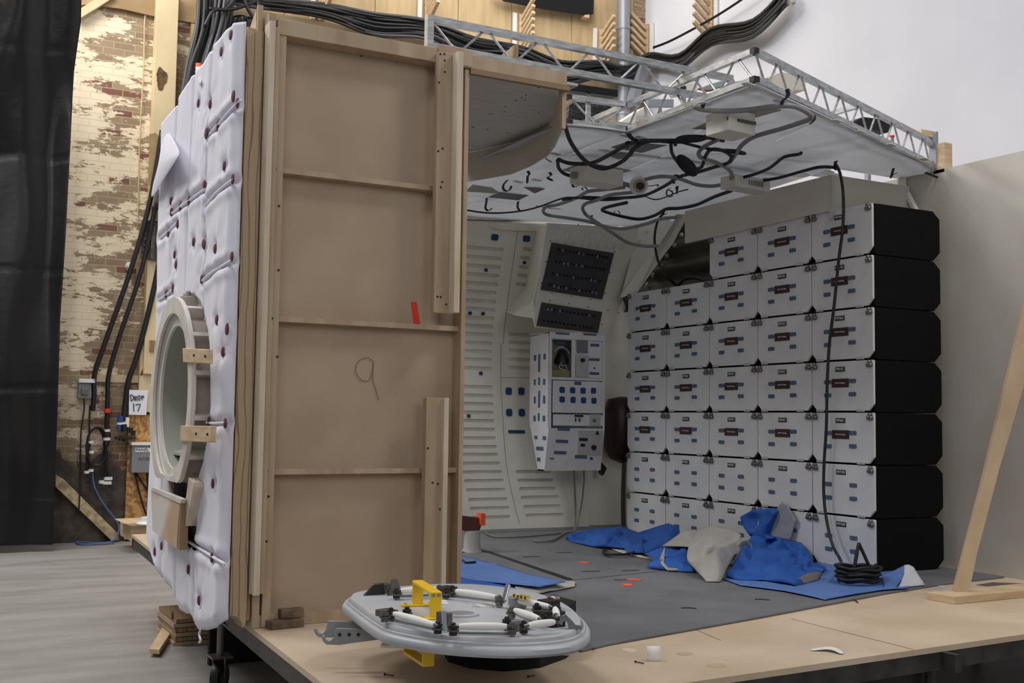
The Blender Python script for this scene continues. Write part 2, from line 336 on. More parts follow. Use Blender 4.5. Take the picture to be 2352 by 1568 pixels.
# OSB board, sign, panel box
t=tag(MB().box(onW(288,1100).x,onW(420,1100).x,WY-.07,WY-.04,GZ+.02,onW(300,952).z).build('osb_board',osb,None),'orange strand board standing against the back wall behind the white ring','board')
t=thing('drop_sign','white paper sign lettered DROP 17 hung above the strand board','sign',onW(318,924,.12))
MB().prism([onW(297,895,.12),onW(340,896,.12),onW(336,953,.12),onW(296,952,.12)],(0,.004,0)).build('paper',mat('sign_paper',(232,232,240),.7),t)
ink=mat('ink',(60,62,74),.8)
def stroke(pts,r=.006,d=.095): 
    return [onW(x,y,d) for x,y in pts]
m_=MB()
def SG(u,v): return (297+u*.183+.0,840+v*.1786)
for s_ in ([(727,390),(735,452)],[(720,385),(740,368),(765,392),(762,430),(735,452)],[(783,448),(776,395)],[(776,395),(800,388),(808,405),(785,420)],[(790,420),(810,444)],[(828,385),(843,380),(850,410),(842,442),(826,438),(820,405),(828,385)],[(875,440),(866,388)],[(866,388),(895,385),(900,400),(870,415)],[(765,480),(770,585)],[(790,503),(822,492),(855,490),(835,545),(822,582)]):
    m_.tube([onW(170+x*.17857,840+y*.17857,.124) for x,y in s_],.005,6)
m_.build('handwriting',ink,t)
t=thing('panel_box','grey metal panel box with a white label on the strand board','panel box',onW(325,1050,.1))
a=onW(304,1022,.2); b=onW(352,1085,.2); MB().box(a.x,b.x,WY-.2,WY-.07,b.z,a.z).build('housing',greybox,t,bevel=.006)
MB().box(a.x-.01,b.x,WY-.22,WY-.07,a.z,a.z+.03).build('top_lip',white,t)
a=onW(311,1028,.205); b=onW(350,1038,.205); lb=MB().box(a.x,b.x,WY-.205,WY-.2,b.z,a.z).build('label_plate',white,t)
textmesh('PANEL',.045,ink,'lettering',lb,onW(327,1033,.207),(1,0,0),(0,0,1))
textmesh('INVER',.05,mat('faded_print',(78,80,84),.7),'lettering',t,onW(333,1054,.202),(1,0,0),(0,0,1))
for k,(p) in enumerate([[(310,1086),(320,1130),(335,1178),(345,1182)],[(312,1086),(335,1120),(350,1145)],[(338,1086),(340,1140),(342,1180)]]):
    tag(MB().tube(crv([onW(x,y,.11) for x,y in p]),.01).build('supply_cable',black,None,smooth=True),['black cable looping from the left corner of the grey panel box','black cable slanting right from under the grey panel box','black cable hanging straight from the grey panel box'][k],'cable')
# drop cables: three taped runs from behind the quilt to the ledge
def drop(p,r,label):
    t=thing('drop_cable',label,'cable',onW(p[-1][0],p[-1][1],.15),'drop cables on the brick wall')
    MB().tube(crv([onW(x,y,.1+.12*(1-(y-430)/460 if y<890 else 0)) for x,y in p]),r,10).build('sheath',black,t,smooth=True); return t
drop([(372,300),(345,460),(300,620),(240,790),(217,860),(216,905),(213,943)],.026,'thick black cable run nearest the isolator box, slanting down the brick')
t2=drop([(392,300),(360,460),(325,620),(272,780),(250,860),(247,910),(246,945),(245,985)],.024,'black cable run between its two neighbours, ending in a red and white connector')
t3=drop([(400,380),(378,540),(345,700),(314,820),(296,870),(290,910),(283,965)],.028,'black cable run nearest the cream column, ending at blue connectors')
def bands(t,segs,r=.03):
    for (x0,y0,x1,y1,m,nm,rr) in segs: MB().cyl(onW(x0,y0,.12),onW(x1,y1,.12),rr,n=12).build(nm,m,t,smooth=True,auto=True)
bands(t2,[(246,938,246,948,red,'red_tape_band',.03),(245,986,245,991,white,'white_band',.036),(245,991,245,996,maroon,'red_band',.036),(245,996,245,1004,black,'plug',.04),(245,1004,245,1011,white,'white_band',.036),(245,1011,244,1020,black,'plug',.034)])
bands(t3,[(277,955,275,970,mat('blue_plug',(40,70,140),.5),'blue_plug',.03),(275,970,275,975,white,'white_band',.03),(284,969,284,974,white,'white_band',.03),(275,975,273,986,mat('blue_plug',(40,70,140),.5),'blue_plug',.026),(293,958,292,980,padwhite,'white_sleeve',.02),(284,975,286,990,black,'plug',.035)])
MB().box(onW(264,1001,.14).x,onW(312,1001,.14).x,WY-.16,WY-.08,onW(264,1008).z,onW(264,1001).z).build('distribution_bar',black,t3,bevel=.01)
for px,py in ((277,1012),(287,1014),(300,994),(306,1000)): MB().cyl(onW(px,py,.14),onW(px+1,py-12,.14),.022,n=10).build('outlet_plug',black,t3,smooth=True,auto=True)
# tails of connectors
def tails(name,label,lines,ends,coil=None):
    t=thing(name,label,'cable tails',onW(*ends[0],.12))
    for l in lines: MB().tube(crv([onW(x,y,.1+random.uniform(0,.05)) for x,y in l]),.011,6).build('tail_cable',black,t,smooth=True)
    for (x,y) in ends: MB().cyl(onW(x,y-3,.12),onW(x,y+4,.12),.028,n=10).build('white_connector',white,t,smooth=True,auto=True)
tails('connector_tails','bunch of black cable tails with white ends under the red banded connector',[[(243,1020),(241,1060),(237,1095)],[(245,1020),(246,1060),(246,1095)],[(247,1020),(244,1070),(251,1095)],[(244,1050),(243,1080),(241,1108)]],[(233,1106),(241,1108),(250,1108),(245,1098),(252,1098)])
t=thing('cable_loop','loop of black cable with white ends hanging below the isolator box','cable loop',onW(215,1040,.1))
for k in range(3):
    c=onW(219+k*2,1025,.1+.02*k); MB().tube([(c.x+(.085+.01*k)*math.cos(a),c.y,c.z+(.19+.005*k)*math.sin(a)) for a in [2*PI*i/24 for i in range(25)]],.011,6).build('loop_turn',black,t,smooth=True)
for l in ([(203,1000),(200,1040),(199,1080)],[(206,1010),(204,1050),(207,1078)]): MB().tube(crv([onW(x,y,.12) for x,y in l]),.014,6).build('tail_cable',black,t,smooth=True)
for (x,y) in ((199,1084),(209,1080),(209,1015),(210,1038)): MB().cyl(onW(x,y-3,.13),onW(x,y+3,.13),.026,n=10).build('white_connector',white,t,smooth=True,auto=True)
tag(MB().tube(crv([onW(207,930,.05),onW(205,960,.05),onW(205,1000,.06)]),.008).build('thin_cable',black,None,smooth=True),'short thin black lead between the isolator box and the cable loop','cable')
tag(MB().tube(crv([onW(212,1085,.1),onW(218,1120,.1),onW(240,1160,.1),onW(270,1200,.1),onW(272,1222,.12),onW(262,1240,.15),PZ(230,1247,GZ+.012),PZ(178,1244,GZ+.012),PZ(190,1250,GZ+.012),PZ(262,1247,GZ+.012)]),.009).build('blue_cable',mat('blue_cable',(84,112,160),.5),None,smooth=True),'thin blue cable dropping down the dark wall and looping on the floor','cable')
# galvanised pipe in the corner
t=thing('vertical_pipe','grey metal pipe rising in the corner beside the white wall','pipe',PY(1432,300,WY-.15))
c=PY(1432,100,WY-.15); MB().cyl((c.x,c.y,3.2),(c.x,c.y,8.5),.085,n=20).build('pipe_tube',galv,t,smooth=True,auto=True)
for yy in (66,170,262): c2=PY(1432,yy,WY-.15); MB().cyl((c.x,c.y,c2.z-.02),(c.x,c.y,c2.z+.02),.094,n=20).build('collar',galv,t,smooth=True,auto=True)
MB().bar(PY(1450,245,WY-.3),PY(1475,150,WY-.25),.12,.12).build('elbow_duct',galv,t)
# black banner edge at the top
q=[(1130,-20),(1365,-20),(1363,32),(1345,34),(1260,22),(1160,2)]
t=thing('black_banner','hanging edge of black polythene above the boarding beside the pipe','sheeting',PY(1250,0,WY-.2))
MB().prism([PY(x,y,WY-.2) for x,y in q],(0,.03,0)).build('polythene',blacksheet,t); a=PY(1343,34,WY-.2); MB().box(a.x,a.x+.07,WY-.2,WY-.1,a.z-.03,a.z+.02).build('timber_end',pine,t)
# cable racks
def rack(px,ytop,ybot,wall,label,n=8,flip=False):
    if wall=='b': P=lambda x,y,d=0: PY(x,y,WY-.04-d); ax=Vector((1,0,0)); nrm=Vector((0,-1,0))
    else: P=lambda x,y,d=0: PN(x,y,wn,Vector(wp)-nn*d); ax=-wd; nrm=-nn
    c=P(px,ytop); c2=P(px,ybot); zt,zb=c.z,c2.z; o=Vector((c.x,c.y,0)); t=thing('cable_rack',label,'cable rack',(c.x,c.y,zb),'wooden cable racks on the walls')
    m=MB(); s=-1 if not flip else 1
    m.bar(o+Vector((0,0,zb))+nrm*.02,o+Vector((0,0,zt))+nrm*.02,.09,.04,ax.cross(Vector((0,0,1)))); m.build('rack_back',pine,t)
    g=MB(); g.bar(o+Vector((0,0,zb))-ax*.11*(-s if wall=='b' else 1)*1+nrm*.03,o+Vector((0,0,zt))-ax*.11*(-s if wall=='b' else 1)+nrm*.03,.05,.03,ax.cross(Vector((0,0,1)))); g.build('slotted_strut',white,t)
    for i in range(n):
        z=zb+(zt-zb)*(i+.3)/n; a=o+Vector((0,0,z))+nrm*.03; MB().bar(a,a+nrm*.30+Vector((0,0,.17)),.05,.05).build('peg',pine,t,bevel=.01)
    return t
rack(740,-60,50,'b','wooden peg rack holding cables on the boarding, farthest left of the racks')
rack(982,-40,56,'b','wooden peg rack just above the top left end of the rear truss')
rack(1197,35,140,'b','wooden peg rack seen above the middle of the rear truss',7)
rack(1380,70,170,'b','wooden peg rack on the boarding nearest the grey pipe',6)
rack(1488,58,142,'w','wooden peg rack at the left edge of the white wall, nearest the pipe',5)
rack(1634,-60,98,'w','wooden peg rack in mid span of the white wall cables',8)
rack(1806,-90,14,'w','wooden peg rack at the top edge of the picture on the white wall',6)
# long rack cables
random.seed(3)
nodesP=[(440,-22,5),(560,-6,18),(740,8,30),(860,34,48),(980,48,42),(1090,84,66),(1197,106,40),(1290,140,54),(1382,140,34),(1440,152,34),(1490,122,30)]
nodesW=[(1560,124,34),(1634,66,40),(1730,44,40),(1806,-30,40)]
for k in range(18):
    f=k/17; pts=[]
    for (x,y,h) in nodesP: pts.append(PY(x,y+h*f+random.uniform(-3,3),WY-.22-.10*random.random()))
    for (x,y,h) in nodesW: pts.append(PN(x,y+h*f+random.uniform(-2,2),wn,Vector(wp)-nn*(.2+.1*random.random())))
    tag(MB().tube(crv(pts,5),.016+.006*random.random(),6).build('rack_cable',black if k%4 else mat('dark_grey_cable',(62,62,66),.4),None,smooth=True),'long black cable lying in the wooden racks from the boarding onto the white wall','cable','cables in the wall racks')
for k in range(2):
    pts=[PN(x,y+k*3,wn,Vector(wp)-nn*.2) for x,y in ((1500,108),(1545,90),(1634,42),(1700,0),(1740,-30))]
    tag(MB().tube(crv(pts,5),.008,6).build('thin_rack_cable',black,None,smooth=True),'thin black cable slung above the bundle on the white wall','cable','thin cables above the bundle')
# vertical cable bundle
random.seed(11)
for k in range(24):
    f=k/23; x0=455+f*85; pts=[(x0,-20),(452+f*70,60+random.uniform(-10,10)),(430+f*62,150),(412+f*60,250),(385+f*60,360),(355+f*40,480)]
    d=.3+.25*random.random()
    tag(MB().tube(crv([PY(x+random.uniform(-3,3),y,WY-d) for x,y in pts],5),.017+.008*random.random(),6).build('vertical_cable',black if k%3 else mat('dark_grey_cable',(62,62,66),.4),None,smooth=True),'black cable in the thick bundle hanging down behind the white quilt','cable','cables of the hanging bundle')
for k,l in enumerate([[(545,-10),(520,20),(490,25),(470,60)],[(560,-10),(575,30),(640,110),(700,150)],[(590,-10),(600,40),(640,120),(680,180)],[(620,-10),(540,20),(480,20)]]):
    tag(MB().tube(crv([PY(x,y,WY-.6) for x,y in l]),.02,6).build('loose_cable',black,None,smooth=True),['black cable curving off the top of the bundle toward the left','black cable crossing down to the right behind the wooden flat corner','black cable falling steeply beside the black polythene drape','black cable crossing the top of the bundle'][k],'cable')
vcs=[o for o in bpy.data.objects if o.name.startswith('vertical_cable')]
MB().cyl(PY(456,146,WY-.75),PY(456,165,WY-.75),.03,n=10).build('orange_tape_band',orange,vcs[8],smooth=True,auto=True); MB().cyl(PY(456,155,WY-.75),PY(456,160,WY-.75),.031,n=10).build('white_band',white,vcs[8],smooth=True,auto=True)
# black polythene drape behind cables (upper) 
def drape(name,label,quadfn,nu,nv,amp,seed,m=blacksheet):
    vs=[];fs=[]
    for j in range(nv+1):
        for i in range(nu+1): vs.append(quadfn(i/nu,j/nv))
    for j in range(nv):
        for i in range(nu): a=j*(nu+1)+i; fs.append((a,a+1,a+nu+2,a+nu+1))
    return tag(MB().add(vs,fs).build(name,m,None,smooth=True,solid=.004),label,'sheeting')
def f1(u,v):
    x=482+u*100; y=38+v*200; p=PY(x,y,WY-.22); p.y-=.06*abs(math.sin(u*7+v*2))+.04*noise.noise(Vector((u*3,v*4,1))); return p
drape('black_drape','glossy black polythene drape hanging behind the top corner of the quilt',f1,24,24,.1,2)
# big black sheet on the left
def f2(u,v):
    x=-60+u*(238-78*min(1,v*1.3)**.55 if False else 0)
    xr=[(0,178),(.08,180),(.16,168),(.3,160),(.45,150),(.6,138),(.8,130),(1,120)]
    for a,b in zip(xr,xr[1:]):
        if a[0]<=v<=b[0]: e=a[1]+(b[1]-a[1])*(v-a[0])/(b[0]-a[0]); break
    x=-300+u*(e+300); y=-40+v*(1250+40)+ (1-u)*8
    p=PY(x,y,7.4)
    fold=math.sin(u*20+noise.noise(Vector((u*4,v*2,3)))*2.2)
    p.y-=.03*fold*(.2+.8*u)*(1.6-v)+.03*noise.noise(Vector((u*7,v*6,7)))
    if v<.3:
        k=(1-v/.3); p.y-=.45*k*math.exp(-((u-.62-.2*k)/.22)**2)+.06*k*math.sin(u*20+v*14)
    for hv in (.115,.30,.50,.71,.90):
        p.y+=.012*math.exp(-((v-hv-.012*u)/.003)**2)
    return p
t=drape('black_sheeting','large black polythene sheet hanging down the left edge of the picture',f2,120,150,.1,3)
# ======================= STAGE PLATFORM =======================
PT=-.010
t=thing('stage_platform','low plywood stage platform on a dark steel frame carrying the whole set','platform',(-1,0,GZ))
A=(-3.385,-1.56);B=(-3.135,3.42);C_=(3.2,3.6);D=(3.2,-1.20)
MB().prism([(*A,PT-.02),(*B,PT-.02),(*C_,PT-.02),(*D,PT-.02)],(0,0,.02)).build('deck_board',deckply,t)
fr=mat('frame_steel',(78,76,74),.5,.5,col2=(58,56,54),scale=12)
def rail(a,b,nm='frame_rail'): 
    return MB().bar((a[0],a[1],PT-.052),(b[0],b[1],PT-.052),.03,.062).build(nm,fr,t)
rail((A[0]+.02,A[1]+.02),(D[0],D[1]+.02)); rail((A[0]+.02,A[1]+.02),(B[0]+.02,B[1]-.02)); rail((B[0],B[1]-.02),(C_[0],C_[1]-.02))
for i in range(1,6): x=A[0]+i*1.1; rail((x,-1.5),(x+.05,3.4),'cross_rail')
for x,y in ((-3.3,-1.35),(-1.1,-1.3),(.42,.12),(.98,.20),(1.6,-1.0),(-1.2,3.0),(2.6,3.3)):
    m=MB().cyl((x,y,PT-.08),(x,y,GZ+.10),.018,n=10); m.cyl((x,y,GZ+.1),(x,y,GZ),.028,.024,n=10); m.build('leg',fr,t)
MB().prism([(-3.37,-.9,PT-.08),(-3.37,-1.5,PT-.08),(-3.37,-1.5,PT-.24),(-3.37,-1.2,PT-.20),(-3.37,-1.02,PT-.13)],(.02,0,0)).build('gusset_plate',fr,t)
# added black panel stands in for shade, keeps the platform underside dark
tag(MB().box(-3.0,1.5,1.8,1.84,GZ,PT-.1).build('underside_shade_panel',blackmatte,None),'added black panel standing in for the shade beneath the platform','cloth')
# grey painted set floor on the platform
gp=[(-2.43,-1.0),(-2.28,-.945),(-1.40,-.735),(-.47,-.49),(.04,-.385),(.56,-.33),(.56,2.9),(-2.9,2.9),(-2.9,-.05),(-2.46,-.05)]
t=thing('grey_set_floor','grey painted floor sheets of the set with an angled front edge','set floor',(-1,1,PT))
def polyslab(pts,z0,z1): return MB().prism([(x,y,z0) for x,y in pts],(0,0,z1-z0))
polyslab(gp,PT,0).build('floor_sheet',graydeck,t,bevel=.004)
MB().prism([PZ(x,y,.0005) for x,y in ((1118,1268),(1124,1266),(1316,1330),(1308,1334))],(0,0,.002)).build('dark_slot',blackpl,t)
MB().prism([PZ(x,y,.0005) for x,y in ((1062,1265),(1078,1262),(1078,1266),(1062,1269))],(0,0,.002)).build('dark_slot',blackpl,t)
MB().prism([PZ(x,y,.0005) for x,y in ((1092,1262),(1102,1260),(1128,1267),(1120,1269))],(0,0,.002)).build('dark_slot',blackpl,t)
sm=mat('seam_line',(96,96,98),.7)
for a,b in (((1316,1332),(1560,1306)),((1560,1306),(1700,1296)),((1100,1223),(1440,1212))):
    MB().bar(PZ(*a,.001),PZ(*b,.001),.004,.003).build('seam',sm,t)
for x,y in ((1220,1277),(1296,1268),(1357,1311),(1448,1309),(1432,1330)):
    c=PZ(x,y,.0015); MB().rrect(c,(1,-.2,0),(.2,1,0),.10,.035,.015,.001).build('recess_mark',mat('dark_patch',(84,84,86),.8),t)
for x,y in ((1342,1291),(1456,1330),(1441,1342)):
    c=PZ(x,y,.003); tag(MB().box(c.x-.035,c.x+.035,c.y-.02,c.y+.02,.0005,.003,rot=.5*x,c=c).build('tape_scrap',orange,None),{1342:'faded orange tape scrap farthest back on the grey floor',1456:'orange tape scrap just behind the brightest one on the grey floor',1441:'bright orange tape scrap nearest the camera on the grey floor'}[x],'tape')
for x,y in ((1583,1400),(1753,1380)):
    c=PZ(x,y,.002); m=MB(); m.tube([c+Vector((.05*math.cos(a),.05*math.sin(a),0)) for a in [.3+.12*i for i in range(12)]],.0025,5); m.build('scuff_arc',mat('scuff',(60,60,62),.8),t)
# pedestal with brown block and orange tape
c=PZ(1084,1266,0); t=thing('floor_fitting','pale round floor pedestal topped by a brown block with orange tape','fitting',c)
MB().lathe(c,[(.06,0),(.05,.02),(.045,.10),(.04,.12)],n=16).build('pedestal',mat('pedestal_grey',(168,166,162),.5),t,smooth=True,auto=True)
k=c+Vector((0,0,.12)); MB().prism([k+Vector((-.05,0,0)),k+Vector((.05,0,0)),k+Vector((.08,0,.07)),k+Vector((-.08,0,.09)),k+Vector((-.09,0,.05))],(0,.05,0)).build('brown_block',mat('brown_block',(86,44,38),.6),t,bevel=.005)
MB().box(k.x+.045,k.x+.075,k.y-.02,k.y+.03,k.z+.03,k.z+.10).build('orange_tape',orange,t)
# ======================= FLAT PANEL =======================
FY=-.13
def fx(px,py=300,y=FY): return PY(px,py,y).x
t=thing('wooden_flat','tall bare plywood scenery flat with horizontal rails standing on the platform','scenery flat',(-2.9,-.08,PT))
ZT=2.29
xl,xr=-3.285,-2.462
MB().box(xl,xr,-.055,-.04,PT+.001,ZT).build('sheet',flatply,t)
MB().box(-3.281,-3.247,FY,-.055,PT+.001,ZT-.0).build('stile',ply,t,bevel=.002)
MB().box(xr-.02,xr,FY,-.04,PT+.001,ZT-.06).build('stile',ply,t,bevel=.002)
for z in (1.726,1.153,.573): MB().box(-3.247,xr-.02,-.105,-.055,z-.02,z).build('rail',ply,t)
MB().box(xl,xr+.01,FY-.005,-.055,ZT-.055,ZT+.005).build('top_rail',ply,t,bevel=.002)
MB().box(-3.29,-2.6,-.12,-.055,PT+.001,PT+.045).build('bottom_rail',ply,t)
MB().box(fx(612,300,-.19),fx(626,300,-.19),-.195,FY,.12,2.26).build('edge_batten',palewood,t,bevel=.002)  # paler wood holds the light on this batten's left side
MB().box(fx(626,300,-.165)+.001,fx(637,300,-.165),-.165,FY,.12,2.25).build('edge_batten',ply,t,bevel=.002)
a,b,c2,d2=fx(1003,300,-.16),fx(1038,300,-.16),fx(1047,300,-.16),fx(1057,300,-.19)
zt=PY(1020,122,-.16).z; zb=PY(1000,718,-.16).z
MB().box(a,b,-.165,FY,zb,zt).build('upper_batten',ply,t,bevel=.002); MB().box(b-.004,b+.022,-.215,FY,zb,zt).build('upper_batten',palewood,t,bevel=.002)  # second board's lit left side is put into paler wood
zt=PY(990,913,-.16).z; a=fx(977,1000,-.16); b=fx(1015,1000,-.16)
MB().box(a,b,-.165,FY,.05,zt).build('lower_batten',ply,t,bevel=.002); MB().box(b-.003,b+.018,-.185,FY,.05,zt-.0).build('lower_batten',palewood,t,bevel=.002)  # lit side board again coloured as paler wood
MB().box(fx(1003),fx(1080),FY-.01,FY+.005,2.24,2.31).build('corner_block',ply,t)
# red tape + pencil mark + screws
MB().prism([PY(x,y,-.06) for x,y in ((945,694),(957,693),(965,742),(952,744))],(0,.004,0)).build('red_tape',red,t)
pen=mat('pencil',(150,130,108),.9)
MB().tube(crv([PY(x,y,-.058) for x,y in ((858,830),(845,821),(825,828),(817,850),(830,872),(848,872),(856,850),(858,832),(857,870),(864,895),(870,917))],4),.0016,5).build('pencil_mark',pen,t,smooth=True)
hole=mat('screw_dark',(52,40,32),.8)
for x,y in ((691,101),(738,109),(830,128),(912,141)): c=PY(x,y,-.057); MB().cyl(c,c+Vector((0,.003,0)),.004,n=8).build('screw_hole',hole,t)
for x,y in ((633,159),(631,215),(633,388),(631,425),(641,473),(640,620),(625,731),(637,819),(613,1080),(617,1140),(612,1243)): c=PY(x,y,FY-.001); MB().cyl(c,c+Vector((0,.003,0)),.005,n=8).build('screw_hole',hole,t)
for x,y in ((1012,124),(1021,124),(1022,139),(1022,165),(1009,189),(1017,341),(1007,347),(1016,418),(1013,430),(1013,682),(1025,699),(1005,681),(983,1029),(994,1108),(1006,1111),(1011,1169)): c=PY(x,y,-.167); MB().cyl(c,c+Vector((0,.002,0)),.0045,n=8).build('screw_hole',hole,t)
# thick plywood edge of the hull section, beside the quilt
t=thing('hull_edge_frame','thick laminated plywood edge frame between white quilt and wooden flat','plywood frame',(-3.37,-.13,0))
n=10; pts=[(-3.40,FY,.045)]+[(-3.40+.05*math.sin(k/4*PI/2),FY,.045-.05*(1-math.cos(k/4*PI/2))) for k in range(1,5)]+[(-3.338,FY,.02),(-3.336,FY,2.235),(-3.40,FY,2.245)]
grain=mat('wavy_grain_ply',(186,152,114),.65)
nt=grain.node_tree; wv=nt.nodes.new('ShaderNodeTexWave'); wv.bands_direction='X'; wv.inputs['Scale'].default_value=11; wv.inputs['Distortion'].default_value=8; wv.inputs['Detail'].default_value=2; wv.inputs['Detail Scale'].default_value=1.2
tc=nt.nodes.new('ShaderNodeTexCoord'); mp=nt.nodes.new('ShaderNodeMapping'); mp.inputs['Scale'].default_value=(1,1,.16); nt.links.new(tc.outputs['Object'],mp.inputs[0]); nt.links.new(mp.outputs[0],wv.inputs['Vector'])
cr=nt.nodes.new('ShaderNodeValToRGB'); cr.color_ramp.elements[0].color=lin((140,112,84)); cr.color_ramp.elements[0].position=.0; cr.color_ramp.elements[1].color=lin((184,160,130)); cr.color_ramp.elements[1].position=.12
nt.links.new(wv.outputs[0],cr.inputs[0]); nt.links.new(cr.outputs[0],nt.nodes['Principled BSDF'].inputs['Base Color'])
MB().prism(pts,(0,.12,0)).build('laminated_edge',grain,t)
MB().box(-3.336,-3.322,FY+.01,-.02,.02,2.24).build('recess_strip',plyend,t)
MB().box(-3.318,-3.290,FY-.002,-.0,PT+.001,2.315).build('inner_post',ply,t,bevel=.002)
# gusset bracket standing behind the flat's top left corner
t=thing('corner_gusset','triangular plywood gusset standing up behind the top left corner of the flat','bracket',(-3.33,.0,2.25))
MB().box(-3.345,-3.325,-.07,-.05,2.20,2.36).build('upright',ply,t); MB().prism([(-3.335,-.05,2.35),(-3.335,.18,2.22),(-3.335,-.05,2.22)],(-.012,0,0)).build('web',pine,t)
# ======================= QUILT =======================
QX=-3.405
buttons=[(549,223),(554,238),(463,238),(490,240),(508,289),(486,308),(523,382),(543,412),(477,425),(441,461),(421,475),(400,487),(399,462),(452,556),(502,572),(415,515),(393,536),(408,585),(411,608),(475,560),(477,563),(471,642),(404,662),(388,676),(541,590),(506,735),(535,756),(520,808),(526,972),(488,968),(497,1110),(495,1280),(440,1307),(465,1378),(378,1253),(362,1266),(404,1412),(516,120),(538,82)]
bw=[PX(x,y,QX-.02) for x,y in buttons]
seamh=[[(560,232),(530,262),(510,286),(486,312)],[(545,412),(520,430),(500,448),(480,472)],[(440,455),(420,475)],[(478,435),(440,462),(402,490)],[(541,598),(500,622),(472,645)],[(413,512),(395,530),(374,548)],[(404,665),(385,680),(370,690)],[(526,970),(500,972),(482,970)],[(436,1240),(470,1262),(524,1295)]]
sw=[[PX(x,y,QX-.02) for x,y in s] for s in seamh]
seamv=[]
ringc=(.58,.85); RR=.42
Y0,Y1=-.135,1.27
def qbot(y):
    # bottom outline follows the hanging panels
    a=[(-.14,.035),(-.05,-.01),(.10,-.045),(.27,-.07),(.34,-.04),(.40,-.03),(.47,-.04),(.60,-.045),(.70,.02),(.90,.03),(1.1,.06),(1.27,.16)]
    for p,q in zip(a,a[1:]):
        if p[0]<=y<=q[0]: return p[1]+(q[1]-p[1])*(y-p[0])/(q[0]-p[0])
    return a[-1][1] if y>1 else a[0][1]
QTP=sorted([(PX(x,y,QX).y,PX(x,y,QX).z) for x,y in ((567,50),(540,72),(512,106),(486,150),(464,166),(452,190),(430,222),(419,250),(395,282),(372,302))])
QTP=[(-9,QTP[0][1])]+QTP+[(9,QTP[-1][1])]
def qtop(y):
    for p,q in zip(QTP,QTP[1:]):
        if p[0]<=y<=q[0]: return p[1]+(q[1]-p[1])*(y-p[0])/(q[0]-p[0])
def segd(p,a,b):
    ax,ay,bx,by=a.y,a.z,b.y,b.z; dx,dy=bx-ax,by-ay; k=max(0,min(1,((p[0]-ax)*dx+(p[1]-ay)*dy)/(dx*dx+dy*dy+1e-9)))
    return math.hypot(p[0]-ax-k*dx,p[1]-ay-k*dy)
NU,NV=110,200; vs=[];fs=[];idx={}
vseams=[.28,.62,.95]
for j in range(NV+1):
    for i in range(NU+1):
        y=Y0+(Y1-Y0)*i/NU; zb,zt=qbot(y),qtop(y); z=zb+(zt-zb)*j/NV
        puff=.034
        dmin=min(math.hypot(y-b.y,(z-b.z)) for b in bw); puff-=.018*math.exp(-(dmin/.035)**2)
        for b in bw[:34]:
            dy,dz=y-b.y,z-b.z; r=math.hypot(dy,dz)
            if r<.28: puff+=.0022*math.sin(7*math.atan2(dz,dy)+b.z*30)*math.exp(-r/.11)*min(1,r/.03)
        ds=min(segd((y,z),s[k],s[k+1]) for s in sw for k in range(len(s)-1)); puff-=.018*math.exp(-(ds/.014)**2); puff+=.007*math.exp(-((ds-.035)/.02)**2)
        for q in vseams: 
            w_=.012+.006*math.sin(z*9); d=abs(y-q-.012*math.sin(z*5)); puff-=.02*math.exp(-(d/w_)**2)
        puff+=.010*noise.noise(Vector((y*3.0,z*1.3,2)))+.004*noise.noise(Vector((y*10,z*2.2,5)))
        e=min(y-Y0,.05)/.05; puff*=.08+.92*e
        if z-zb<.04: puff*=.5+.5*(z-zb)/.04
        ry=.475 if y<ringc[0] else .40
        ee=math.hypot((y-ringc[0])/ry,(z-ringc[1])/.44)
        if .9<ee<1: y=ringc[0]+(y-ringc[0])/ee; z=ringc[1]+(z-ringc[1])/ee
        vs.append((QX-puff,y,z))
for j in range(NV):
    for i in range(NU):
        y=Y0+(Y1-Y0)*(i+.5)/NU; zb,zt=qbot(y),qtop(y); z=zb+(zt-zb)*(j+.5)/NV
        ry=.475 if y<ringc[0] else .40
        inr=((y-ringc[0])/ry)**2+((z-ringc[1])/.44)**2<1 or (abs(y-.41)<.16 and .24<z<.6)
        if inr: continue
        a=j*(NU+1)+i; fs.append((a,a+1,a+NU+2,a+NU+1))
qroot=thing('white_quilt','white quilted fabric cover with burgundy buttons on the left flank of the set','quilted cover',(QX,.5,0))
qm=MB().add(vs,fs); qo=qm.build('quilt_cloth',fabric,qroot,smooth=True,solid=.004)
for s in sw:
    MB().tube(crv([p+Vector((-.012,0,0)) for p in s],6),.006,8).build('piping_seam',fabric,qroot,smooth=True)
for q in vseams:
    MB().tube([(QX-.018,q+.012*math.sin(z*5),z) for z in [qbot(q)+.02+(qtop(q)-qbot(q)-.04)*k/30 for k in range(31)] if math.hypot(q-ringc[0],z-ringc[1])>.46 and z>1.28],.004,6).build('piping_seam',fabric,qroot,smooth=True)
for k,b in enumerate(bw):
    r=.023 if k in (0,5,26) else .0195
    MB().lathe((QX-.032 if k not in (0,5,26) else QX-.04,b.y,b.z),[(r,0),(r,.003),(r*.8,.005),(.0005,.0055)],(-1,0,0 ),14).build('button',burg,qroot,smooth=True,auto=True)
